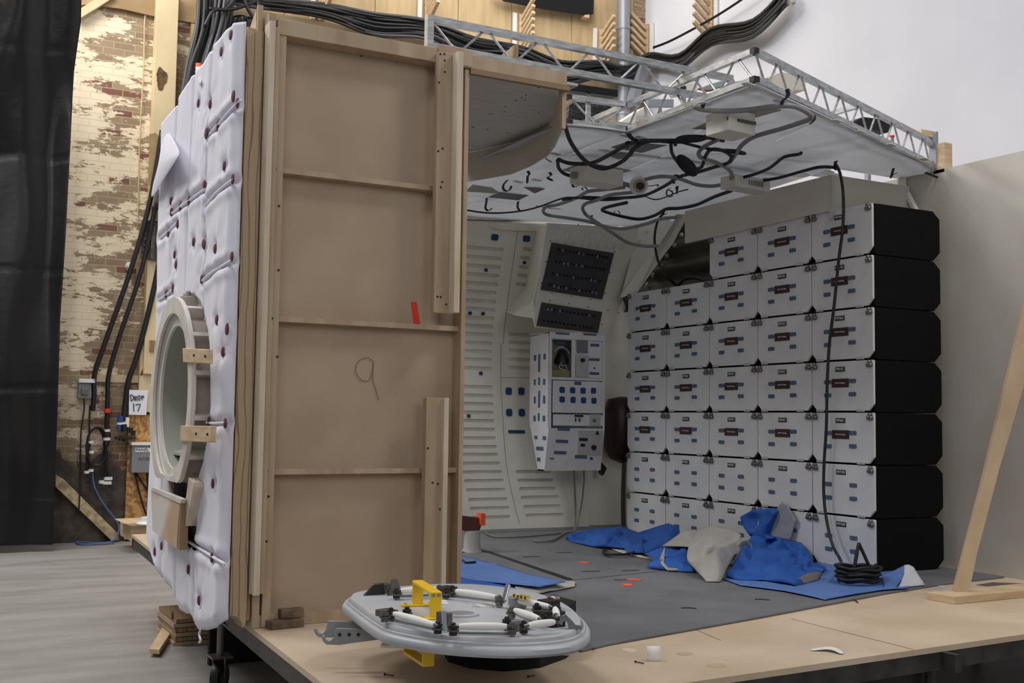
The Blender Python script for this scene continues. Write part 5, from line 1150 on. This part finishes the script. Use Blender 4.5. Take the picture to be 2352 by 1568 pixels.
for s in (-.008,.008): c=f0+Vector((0,0,hh-.004))+wv_*s+dh*.005; MB().cyl(c,c+dh*.003,.005,n=10).build('bolt',graydk,t)
# linkage rods with padded sleeves
def pad(p,q,z=HP+.028,r=.0105,z2=None):
    a=PZ(p[0],p[1],z); b=PZ(q[0],q[1],z2 or z); P=[a.lerp(b,k/12) for k in range(13)]; rs=[r*(.62+.38*math.sin(PI*min(1,max(0,k/12)))**.6) for k in range(13)]
    MB().tube(P,r,12,rs).build('padded_sleeve',padwhite,t,smooth=True,auto=True)
    d=(b-a).normalized(); MB().cyl(a-d*.012,b+d*.012,.0045,n=8).build('link_rod',steel,t,smooth=True)
for p,q in (((920,1356),(1001,1352)),((1048,1357),(1139,1371)),((1190,1379),(1262,1393)),((906,1409),(998,1435)),((1054,1438),(1164,1438)),((1213,1436),(1273,1428)),((1183,1401),(1238,1421)),((1275,1397),(1280,1416))): pad(p,q)
def joint(x,y,s=1,dark=True):
    c=PZ(x,y,HP+.028)-Vector((0,0,.028)); 
    MB().lathe(c,[(.011*s,.004),(.011*s,.014),(.006*s,.015),(.006*s,.021),(.0125*s,.022),(.0125*s,.029),(.007*s,.030),(.007*s,.035),(.003*s,.037)],n=14).build('pivot_joint',darksteel if dark else steel,t,smooth=True,auto=True)
    MB().lathe(c+Vector((0,0,.0145)),[(.016*s,0),(.016*s,.005)],n=14).build('joint_washer',steel,t,smooth=True,auto=True)
for k,(x,y) in enumerate(((911,1356),(1009,1349),(1039,1350),(1025,1355),(1147,1373),(898,1402),(935,1400),(884,1407),(1006,1433),(1041,1437),(1175,1399),(1164,1423),(1203,1432),(1176,1436),(1233,1391),(1246,1414),(1277,1415),(1279,1394))): joint(x,y,1,k%3!=1)
def hblock(x,y,w_,d,h,m=darksteel,rot=0,nm='latch_block'):
    c=H(x,y); MB().box(c.x-w_/2,c.x+w_/2,c.y-d/2,c.y+d/2,HP,HP+h,rot=rot,c=c).build(nm,m,t,bevel=.002)
for a in ((888,1414,.045,.05,.018,steel,.3),(1188,1446,.06,.04,.02,steel,.2),(1026,1362,.05,.05,.022,darksteel,.3),(1020,1440,.016,.05,.04,steel,.3),(1260,1400,.05,.05,.03,darksteel,.2),(1262,1420,.09,.02,.022,darksteel,-.7),(880,1361,.05,.04,.03,steel,.2),(1275,1438,.05,.03,.022,blackpl,.1)): hblock(*a)
c=H(1021,1452); MB().bar(c+Vector((0,0,.006)),c+Vector((.02,.05,.045)),.012,.008).build('chrome_lever',chrome,t,bevel=.001)
c=H(1158,1381); MB().bar(c+Vector((0,0,.004)),c+Vector((.02,.012,.05)),.014,.010).build('chrome_lever',chrome,t,bevel=.001)
c=H(892,1368); MB().prism([c,c+Vector((.05,.0,0)),c+Vector((.03,0,.05)),c+Vector((.015,0,.05))],(0,.012,0)).build('fin_bracket',steel,t); MB().prism([c+Vector((-.07,.03,0)),c+Vector((0,.03,0)),c+Vector((-.005,.03,.035)),c+Vector((-.04,.03,.03))],(0,.012,0)).build('fin_bracket',darksteel,t)
# curved arm on the right
q=[(1283,1431),(1290,1414),(1300,1412),(1316,1428),(1322,1436),(1337,1438),(1336,1446),(1318,1445),(1306,1443),(1302,1428),(1294,1426),(1291,1436)]
an=Vector((fw.x,fw.y,0)).normalized(); ap=H(1300,1444)
MB().prism([PN(x,y,an,ap) for x,y in q],an*.012).build('curved_arm',mat('arm_grey',(130,132,134),.4,.4),t)
# control cup and gauge
c=H(1190,1398); MB().lathe(c,[(.02,0),(.026,.008),(.030,.012),(.030,.034),(.028,.036),(.026,.033)],n=28).build('control_cup',graydk,t,smooth=True,auto=True)
hb=MB(); a=PZ(1180,1366,HP+.045); b=PZ(1214,1373,HP+.045); bar_=MB().bar(a,b,.016,.008).build('hazard_lever',yellow,t,bevel=.001)
for k in range(4): 
    q=a.lerp(b,(k+.4)/4); MB().bar(q,q+(b-a)*.11,.0166,.0086).build('black_stripe',blackpl,bar_)
MB().cyl(PZ(1190,1366,HP+.05),PZ(1190,1362,HP+.055),.006,n=8).build('lever_knob',padwhite,t)
c=H(1270,1398); MB().cyl(c,c+Vector((0,0,.018)),.012,n=16).build('gauge_stem',steel,t,smooth=True,auto=True); MB().lathe(c+Vector((0,0,.018)),[(.018,0),(.020,.003),(.020,.014)],n=24).build('gauge_band',mat('brass_band',(150,118,80),.4,.5),t,smooth=True,auto=True); MB().lathe(c+Vector((0,0,.032)),[(.0205,0),(.021,.006),(.017,.009),(.0005,.009)],n=24).build('gauge_cap',chrome,t,smooth=True,auto=True)
# placard lines
pl_=mat('placard_line',(96,98,104),.6); pw=mat('placard_white',(214,216,218),.5)
for (x0,y0,x1,y1) in ((1070,1383,1127,1394),(1000,1377,1026,1388)):
    MB().prism([H(x0,y0,HP+.0005),H(x1,y0+1,HP+.0005),H(x1+4,y1,HP+.0005),H(x0+12,y1-1,HP+.0005)],(0,0,.0008)).build('placard',pw,t)
for k in range(5):
    for j in (0,1):
        x=1072+j*34+k*3; MB().bar(H(x,1384.5+k*1.8,HP+.0015),H(x+18,1385.5+k*1.8,HP+.0015),.002,.0006).build('placard_line',pl_,t)
# low guide rods
for p,q in (((900,1421),(1000,1443)),((1048,1452),(1170,1455)),((1010,1363),(1160,1381)),((915,1368),(985,1366)),((1180,1404),(1245,1436))): MB().tube([H(*p,HP+.006),H(*q,HP+.006)],.004,6).build('guide_rod',graydk,t,smooth=True)
# mounting hooks on the left
def hook(dx,dy,pl):
    q=[(738,1464),(740,1460),(745,1461),(747,1469),(753,1472),(760,1471),(766,1464),(769,1452),(772,1443),(900,1447),(890,1466),(805,1477),(782,1481),(750,1480),(743,1474)]
    return MB().prism([PN(x+dx,y+dy,an,pl) for x,y in q],an*.014)
pl=PZ(790,1462,.10); o=hook(0,0,pl).build('mounting_hook',mat('hook_grey',(150,153,158),.5),t,bevel=.001)
for x in (780,802,823): c=PN(x,1457,an,pl-an*.001); MB().cyl(c,c-an*.002,.005,n=10).build('bolt_hole',blackpl,o)
hook(-18,-17,pl+an*.06).build('mounting_hook',mat('hook_grey',(150,153,158),.5),t,bevel=.001)
# underside
for x,y,w_ in ((913,1484,.10),(1030,1497,.05),(1150,1502,.12),(1268,1500,.14)):
    c=PZ(x,y,.125)+an*.03; rr_=rt*1; rr_=Vector((rt.x,rt.y,0)).normalized(); m=MB(); m.box(c.x-w_/2,c.x+w_/2,c.y-.02,c.y+.02,.118,.125,rot=-.5,c=c); m.box(c.x-.01,c.x+.01,c.y-.02,c.y+.02,.12,HZ-.025,rot=-.5,c=c); m.build('underside_foot',padwhite,t)
f1=PZ(985,1530,.0); r1=PZ(942,1500,.03); f1.z=.0; 
fb=PZ(983,1530,.10); ft=Vector((fb.x,fb.y,HZ-.028)); rb_=PZ(940,1501,.11); rtp=Vector((rb_.x,rb_.y,HZ-.028))
MB().bar(fb,ft,.034,.007,dh).build('lower_handle_leg',yellow,t,bevel=.002); MB().bar(rb_,rtp,.034,.007,dh).build('lower_handle_leg',yellow,t,bevel=.002); MB().bar(fb+Vector((0,0,.005)),rb_+Vector((0,0,.005)),.034,.009).build('lower_handle_bar',yellow,t,bevel=.002)
cc=Vector((hc.x,hc.y,0)); tag(MB().prism([PZ(x,y,PT) for x,y in ((1030,1520),(1080,1535),(1160,1542),(1240,1534),(1300,1512),(1322,1492),(1280,1478),(1150,1474),(1050,1486),(1020,1505))],(0,0,HZ-.03-PT)).build('shadow_foam_block',blackmatte,None),'black foam block propping up the grey hatch, filling its dark shadow mass','foam block')  # black block also stands in for the dark shadow under the hatch
# ======================= CLOTH =======================
from mathutils.geometry import delaunay_2d_cdt
def EL(x,y,yb):
    g=PZ(x,yb,0); d=ray(x,y); tt=((g.x-CP.x)*d.x+(g.y-CP.y)*d.y)/(d.x**2+d.y**2); p=CP+d*tt
    if p.x>-.035 and x>1440 and y<1300: p=PX(x,y,-.035)
    p.z=max(p.z,.003); return p
def crumple(name,label,cat,outline,inner,m,conv=(1300,1160,5.113),amp=.012,seed=1,cuts=5,parent=None,thick=.003,freq=6):
    ox,oy,sc_=conv; P=[(ox+u/sc_,oy+v/sc_,oy+b/sc_) for u,v,b in outline+inner]; n=len(outline)
    r=delaunay_2d_cdt([Vector((x,y)) for x,y,b in P],[],[list(range(n))],1,1e-6)
    src=[o[0] if o else 0 for o in r[3]]; bm=bmesh.new()
    V=[bm.verts.new(EL(*P[s])) for s in src]
    for f in r[2]: 
        try: bm.faces.new([V[i] for i in f])
        except: pass
    bmesh.ops.subdivide_edges(bm,edges=bm.edges[:],cuts=cuts,use_grid_fill=True)
    bmesh.ops.smooth_vert(bm,verts=[v for v in bm.verts if not v.is_boundary],factor=.6,use_axis_x=True,use_axis_y=True,use_axis_z=True)
    bm.normal_update()
    for v in bm.verts:
        p=v.co; nn_=noise.noise(Vector((p.x*freq,p.y*freq,p.z*freq+seed))); rd=1-abs(noise.noise(Vector((p.x*freq*.6+3,p.y*freq*.6,p.z*freq*.9+seed*2))))*2
        k=1 if not v.is_boundary else .25
        nr=v.normal if v.normal.dot(fw)<0 else -v.normal
        r2=1-abs(noise.noise(Vector((p.x*freq*1.7+9,p.y*freq*1.1,p.z*freq*1.9+seed))))*2.4
        v.co=p+nr*amp*k*(nn_*.6+rd*.8+r2*.35-.4)
        if v.co.z<.003: v.co.z=.003
    me=bpy.data.meshes.new(name); bm.to_mesh(me); bm.free(); me.materials.append(m); me.polygons.foreach_set('use_smooth',[True]*len(me.polygons))
    o=bpy.data.objects.new(name,me); COL.objects.link(o); s=o.modifiers.new('s','SOLIDIFY'); s.thickness=thick
    if parent: o.parent=parent
    if label: tag(o,label,cat)
    return o
S1=crumple('blue_cloth','crumpled blue dust cloth heaped at the foot of the two left locker columns','cloth',[(0,390,395),(20,350,420),(270,290,400),(570,262,400),(650,245,400),(850,322,430),(1200,215,430),(1290,250,440),(1325,330,470),(1300,365,500),(1130,480,570),(930,560,600),(720,575,590),(690,510,540),(470,495,520),(330,492,500),(200,462,470),(60,430,435)],[(350,360,470),(560,280,450),(850,430,520),(1240,260,470),(1200,400,520),(580,390,500),(730,430,530),(480,400,510),(900,340,440)],bluecloth,amp=.02,seed=3)
crumple('blue_cloth','dark shaded blue cloth tucked under the left side of the grey felt','cloth',[(920,575,640),(1120,492,640),(1430,492,660),(1450,660,760),(1520,790,800),(1300,775,785),(960,745,748),(965,690,745),(1040,620,700)],[(1250,600,730),(1100,680,750),(1350,690,760)],bluecloth,amp=.02,seed=9)
crumple('grey_felt_scrap','curled grey felt edge poking from the dark blue cloth','cloth scrap',[(1100,640,735),(1168,495,735),(1158,600,745),(1150,680,765),(1200,735,780),(1330,748,790),(1300,772,790),(1190,768,785),(1120,700,770)],[],greycloth,amp=.006,seed=4,cuts=3)
crumple('grey_felt','stiff folded grey felt sheet draped on top of the blue cloths','cloth',[(1130,480,640),(1400,300,600),(1540,292,600),(1700,230,600),(1950,290,620),(2050,350,650),(2050,400,680),(1990,450,700),(2010,570,720),(1960,590,760),(1810,908,908),(1650,908,908),(1610,850,885),(1430,650,800),(1420,590,760),(1440,490,700)],[(1700,470,850),(1590,640,850),(1640,330,660),(1850,380,700),(1700,300,650),(1500,500,740),(1780,520,850)],greycloth,amp=.010,seed=5,freq=9)
crumple('grey_felt','rounded grey felt roll end right of the folded felt sheet','cloth',[(2000,480,700),(2060,420,700),(2120,405,700),(2180,460,700),(2190,520,700),(2140,630,720),(2060,670,720),(1950,640,730),(1990,570,720)],[(2090,520,690)],greycloth,amp=.006,seed=8,cuts=4)
c8=(1700,1140,4.9)
crumple('blue_cloth','large rumpled blue dust cloth piled before the right hand locker columns','cloth',[(10,230,520),(140,150,500),(400,130,500),(440,165,500),(390,300,540),(340,430,560),(480,480,600),(680,520,640),(780,640,700),(810,740,760),(960,770,850),(920,860,900),(860,960,970),(620,1025,1030),(500,985,1010),(300,962,975),(0,950,960),(-160,905,930),(-40,700,830),(40,560,760),(130,450,650),(60,350,600)],[(280,640,780),(480,740,860),(520,880,950),(720,800,880),(560,600,720),(300,520,650),(100,760,880),(640,680,780),(380,830,930),(160,620,760),(230,300,540)],bluecloth,c8,amp=.045,seed=12,cuts=6)
crumple('grey_translucent_sheet','translucent grey sheet end standing up from the blue heap against a locker','sheet',[(210,240,650),(400,160,640),(480,55,630),(530,85,630),(630,262,640),(570,492,670),(300,440,670),(190,370,665)],[(510,190,620),(290,400,665),(480,400,650)],mat('grey_film',(150,152,160),.5,alpha=.9),c8,amp=.008,seed=2)
crumple('cloth_roll_mouth','grey lined open mouth of the rolled blue cloth','cloth',[(600,985,1025),(640,930,1000),(750,872,960),(870,850,940),(912,880,930),(860,960,970),(640,1028,1030)],[],mat('felt_dark',(112,106,98),.95),c8,amp=.006,seed=6,cuts=3)
def flatcloth(name,label,cat,px,m,z=.003,ripple=.003,cut=.05,seed=0,zf=None):
    P=[PZ(x,y,z) for x,y in px]; bm=bmesh.new(); bm.faces.new([bm.verts.new(p) for p in P])
    xs_=[p.x for p in P];ys_=[p.y for p in P]; x=min(xs_)
    while x<max(xs_): bmesh.ops.bisect_plane(bm,geom=bm.verts[:]+bm.edges[:]+bm.faces[:],plane_co=(x,0,0),plane_no=(1,0,0)); x+=cut
    y=min(ys_)
    while y<max(ys_): bmesh.ops.bisect_plane(bm,geom=bm.verts[:]+bm.edges[:]+bm.faces[:],plane_co=(0,y,0),plane_no=(0,1,0)); y+=cut
    for v in bm.verts: v.co.z+=ripple*(1+noise.noise(Vector((v.co.x*5,v.co.y*5,seed))))
    me=bpy.data.meshes.new(name); bm.to_mesh(me); bm.free(); me.materials.append(m); me.polygons.foreach_set('use_smooth',[True]*len(me.polygons)); o=bpy.data.objects.new(name,me); COL.objects.link(o)
    s=o.modifiers.new('s','SOLIDIFY'); s.thickness=.002; return tag(o,label,cat)
flatcloth('blue_floor_cloth','flat blue cloth spread on the grey floor under the cable coil','cloth',[(1660,1330),(1760,1300),(1900,1290),(2010,1310),(2060,1310),(2100,1335),(2085,1352),(2020,1357),(1965,1366),(1895,1378),(1800,1358),(1700,1345)],bluesheet)
crumple('blue_cloth','blue face of the curled cloth corner beside the black lockers','cloth',[(1600,885,960),(1700,855,960),(1850,778,960),(1845,870,985),(1800,960,1010),(1740,1050,1052),(1620,1050,1052)],[(1740,900,990)],bluesheet,c8,amp=.006,seed=14,cuts=4)
crumple('grey_cloth_back','pale backing of the curled cloth corner nearest the side wall','cloth',[(1850,778,960),(1900,773,965),(1950,800,975),(2000,880,985),(2080,1005,1008),(1780,1030,1035),(1810,960,1010),(1848,870,985)],[(1900,900,990)],mat('pale_backing',(186,188,198),.8),c8,amp=.006,seed=15,cuts=4)
flatcloth('blue_floor_cloth','flat faded blue cloth on the floor just right of the wooden flat','cloth',[(1040,1272),(1065,1279),(1140,1296),(1220,1322),(1300,1338),(1240,1348),(1130,1340),(1040,1325)],bluesheet,z=.03,seed=4)
crumple('blue_cloth','deep blue folded front edge of the faded blue floor cloth','cloth',[(0,60,200),(60,50,205),(300,75,215),(600,130,225),(850,165,235),(950,210,245),(900,320,325),(700,322,325),(300,250,262),(0,200,210)],[(400,150,235),(700,220,285)],bluecloth,(1040,1320,6.32),amp=.006,seed=21,cuts=4)
crumple('pale_cloth_edge','pale rolled edge of the blue floor cloth beside the hatch','cloth',[(900,165,240),(1300,140,200),(1700,85,120),(1780,105,130),(1770,170,185),(1400,240,255),(1150,305,315),(930,310,325)],[(1400,170,215)],greycloth,(1040,1320,6.32),amp=.006,seed=23,cuts=4)
tag(MB().tube(crv([PZ(x,y,.04) for x,y in ((1063,1286),(1070,1291),(1082,1291),(1092,1290))]),.006,6).build('black_loop',black,None,smooth=True),'small black strap lying on the faded blue cloth by the flat','strap')
m=MB(); cq=PZ(1400,1262,.012)
for k in range(3): m.tube([PZ(1420+36*math.cos(a),1266+7*math.sin(a),.01+.006*k) for a in [2*PI*i/24 for i in range(16)]],.007,6)
tag(m.build('black_cable_coil',black,None,smooth=True),'small loose loops of black cable at the front of the left blue cloth','cable coil')
tag(MB().tube(crv([PZ(x,y,.012) for x,y in ((1440,1257),(1470,1262),(1500,1266),(1530,1270)) ]),.008,6).build('black_cable',black,None,smooth=True),'short black cable tail slipping under the blue cloth','cable')
flatcloth('cream_film','thin cream film showing under the left blue cloth front edge','film',[(1395,1256),(1440,1260),(1494,1284),(1470,1280),(1420,1268)],mat('cream_film',(196,190,176),.5),z=.003,ripple=.001)
# ======================= TIMBER BRACE, DEBRIS =======================
yq=PZ(2195,1384,PT).y; fp=PZ(2210,1386,PT)
t=thing('timber_wall_brace','pale timber brace with a floor plate propping the cream side wall','timber brace',fp)
a=PZ(2192,1388,PT); b=PZ(2420,1366,PT); d=(b-a).normalized(); pp=Vector((-d.y,d.x,0))
MB().prism([a,b,b+pp*.15,a+pp*.15],(0,0,.035)).build('floor_plate',pine,t,bevel=.003)
up_n=an; q0=PZ(2200,1372,.0)
MB().prism([PN(x,y,up_n,q0) for x,y in ((2189,1372),(2224,1372),(2245,1270),(2295,1080),(2360,860),(2420,660),(2400,560),(2352,715),(2320,850),(2255,1120))],up_n*.035).build('upright',mat('brace_pine',(206,182,150),.6,col2=(186,160,128),scale=6,stretch=(1,1,.5)),t,bevel=.002)
c=PZ(2160,1377,PT); t=thing('clear_plastic_box','small clear plastic box at the foot of the timber brace','box',c)
m=MB(); ux=Vector((1,-.1,0)).normalized(); uy=Vector((.1,1,0)).normalized()
w_=.07; 
for s0,s1 in (((0,0),(1,0)),((1,0),(1,1)),((1,1),(0,1)),((0,1),(0,0))):
    m.prism([c+ux*w_*s0[0]+uy*w_*s0[1],c+ux*w_*s1[0]+uy*w_*s1[1],c+ux*w_*s1[0]+uy*w_*s1[1]+Vector((0,0,.04)),c+ux*w_*s0[0]+uy*w_*s0[1]+Vector((0,0,.04))],(.002,.002,0))
m.build('clear_walls',mat('clear_wall',(206,208,210),.2,alpha=.45),t)
def nail(x,y,x2,y2,label):
    a=PZ(x,y,PT+.004);b=PZ(x2,y2,PT+.003); m=MB().cyl(a,b,.0018,n=6); d=(b-a).normalized(); m.cyl(a-d*.002,a,.004,n=8); tag(m.build('screw',darksteel,None),label,'screw')
nail(1460,1519,1479,1523,'screw lying left of the white card curl on the deck'); nail(1372,1484,1362,1491,'screw beside the right rim of the hatch'); nail(1434,1473,1420,1475,'screw at the edge of the grey floor right of the hatch'); nail(884,1548,905,1551,'screw in the hatch shadow near the lower yellow handle'); nail(1214,1553,1228,1550,'screw at the bottom edge of the picture under the hatch')
wp_=mat('white_card',(226,222,218),.7)
c=PZ(1503,1521,PT); t=thing('card_curl','white card folded into an upright curl on the plywood deck','card',c)
rh=Vector((rt.x,rt.y,0)).normalized()
m=MB(); pts=[]; 
vs=[];W0=.046
for k in range(9):
    a=-.2+k/8*1.9; off=an*(.012+.05*(1-math.cos(a))*.5); zz=.045*math.sin(min(a+.2,PI/2)); vs+=[c-rh*W0/2+off+Vector((0,0,zz)),c+rh*W0/2+off+Vector((0,0,zz))]
m.add(vs,[(2*i,2*i+1,2*i+3,2*i+2) for i in range(8)]); m.build('card',wp_,t,smooth=True,solid=.0015)
def curlstrip(px,m,label,h=.012,seed=0,nm='paper_curl'):
    P=[PZ(x,y,PT+.002+hh_) for x,y,hh_ in px]; n=len(P)//2
    o=MB().add(P,[(i,i+1,2*n-2-i,2*n-1-i) for i in range(n-1)]).build(nm,m,None,smooth=True,solid=.0012,sub=1); return tag(o,label,'paper')
curlstrip([(1858,1490,0),(1880,1486,.003),(1905,1482,.01),(1925,1486,.01),(1944,1500,0),(1932,1504,.0),(1918,1494,.008),(1900,1490,.008),(1880,1493,.002),(1862,1495,0)],wp_,'curled strip of white paper lying on the plywood deck')
curlstrip([(2006,1356,0),(2010,1348,.004),(2022,1344,.012),(2032,1348,.008),(2033,1356,0),(2024,1354,0),(2018,1355,0),(2012,1356,0)],wp_,'small white paper scrap on the blue cloth edge before the coil')
tag(MB().prism([PZ(1446+17*math.cos(a),1493+5*math.sin(a)+2*math.cos(a),PT) for a in [2*PI*i/16 for i in range(16)]],(0,0,.001)).build('oval_paper',mat('faint_paper',(206,190,166),.7),None),'faint oval paper patch lying left of the card curl','paper')
curlstrip([(2146,1338,0),(2160,1345,0),(2172,1348,0),(2172,1350,0),(2158,1347,0),(2146,1341,0)],wp_,'thin white strip at the end of the blue cloth by the side wall')
tag(MB().tube(crv([PZ(x,y,PT+.004) for x,y in ((1957,1377),(1964,1378),(1970,1383))]),.003,5).build('black_tie',black,None),'tiny black tie scrap at the grey floor edge','tie scrap')
# deck seams and stains belong to the deck
sp=[o for o in bpy.data.objects if o.name.startswith('stage_platform')][0]
for a,b in (((1818,1421),(2098,1491)),((1590,1442),(1655,1470))): MB().bar(PZ(*a,PT+.0006),PZ(*b,PT+.0006),.003,.001).build('deck_seam',mat('deck_seam',(130,106,78),.8),sp)
st=mat('deck_stain',(188,166,138),.6)
for x,y,r1_,r2_ in ((1645,1528,22,5),(1573,1501,20,4)): MB().prism([PZ(x+r1_*math.cos(a),y+r2_*math.sin(a),PT+.0003) for a in [2*PI*i/18 for i in range(18)]],(0,0,.0006)).build('stain',st,sp)
MB().prism([PZ(x,y,PT+.0004) for x,y in ((2242,1343),(2280,1337),(2352,1340),(2352,1350),(2300,1351))],(0,0,.001)).build('dark_patch',mat('dark_hatch_patch',(96,86,80),.7),sp)
# wood scraps at the foot of the flat
ws=mat('weathered_wood',(132,112,92),.8,col2=(90,72,58),scale=14)
c=PZ(685,1440,PT); tag(MB().box(c.x-.11,c.x+.02,c.y-.01,c.y+.05,PT,PT+.03,rot=.1,c=c).build('wood_scrap',ws,None,bevel=.003),'lower weathered wood scrap lying at the foot of the flat','wood scrap')
c2=PY(685,1418,-.135); tag(MB().box(c.x-.06,c.x+.03,c.y+.02,c.y+.06,PT+.031,PT+.065,rot=.05,c=c).build('wood_scrap',ws,None,bevel=.003),'upper weathered wood scrap resting on the lower one by the flat','wood scrap')
# under-set things
c=PZ(400,1484,GZ)
t=thing('plywood_stack','stack of dark plywood offcuts under the left corner of the set','plywood stack',c)
for k in range(6): MB().box(c.x+random.uniform(-.01,.01),c.x+.62+random.uniform(-.02,.02),c.y,c.y+.5,GZ+k*.026,GZ+k*.026+.022).build('board',plyend if k%2 else ply,t)
tag(MB().prism([PZ(x,y,GZ+.02) for x,y in ((343,1500),(366,1502),(404,1442),(380,1436))],(0,0,.025)).build('floor_plank',pine,None,bevel=.002),'short pale plank lying on the concrete beside the plywood stack','plank')
c=PZ(503,1592,GZ); t=thing('castor','steel castor with black wheel carrying the left corner of the set','castor',c)
wx=Vector((.8,-.6,0)); wc=c+Vector((0,0,.075)); 
MB().lathe(wc-wx*.02,[(.03,0),(.072,.0),(.075,.006),(.075,.034),(.072,.04),(.03,.04)],wx,28).build('wheel',black,t,smooth=True,auto=True); MB().lathe(wc-wx*.024,[(.028,0),(.028,.048)],wx,16).build('hub',steel,t)
m=MB(); m.bar(wc+wx*.03,wc+wx*.03+Vector((.0,.0,.10)),.03,.006,wx); m.bar(wc-wx*.03,wc-wx*.03+Vector((.0,.0,.10)),.03,.006,wx); m.box(wc.x-.05,wc.x+.05,wc.y-.05,wc.y+.05,wc.z+.095,wc.z+.105); m.build('fork',steel,t)
MB().cyl(wc+Vector((0,0,.1)),wc+Vector((0,0,.38)),.018,n=12).build('stem',steel,t,smooth=True,auto=True)
MB().box(wc.x-.06,wc.x+.06,wc.y-.06,wc.y+.06,wc.z+.37,wc.z+.385).build('top_plate',padwhite,t)
tag(MB().prism([PZ(560,1440,-.08)+Vector((0,0,0)),PZ(575,1446,-.08),PZ(540,1446,-.08),PZ(525,1440,-.08)],(0,.3,.012)).build('steel_joist',fr,None),'thin steel joist end beneath the corner of the laminated frame','joist')
# crates by the wall
def crate(px,y0,dep,label,m=pine):
    P=[PY(x,y,y0) for x,y in px]; return tag(MB().prism(P,(0,dep,0)).build('wooden_crate',m,None,bevel=.004),label,'crate')
crate([(300,1206),(350,1210),(350,1245),(300,1243)],7.0,.6,'pale wooden crate on the floor between strand board and porthole skirt')
crate([(282,1201),(350,1198),(350,1208),(302,1208)],6.9,.5,'flat pale board laid on top of the wooden crate')
c=PY(340,1204,6.85); t=thing('plastic_tub','white round plastic tub on the board over the crate','tub',c); MB().lathe(c,[(.10,0),(.11,.01),(.10,.025),(.07,.03),(.07,.07),(.001,.075)],n=24).build('tub_body',white,t,smooth=True,auto=True)
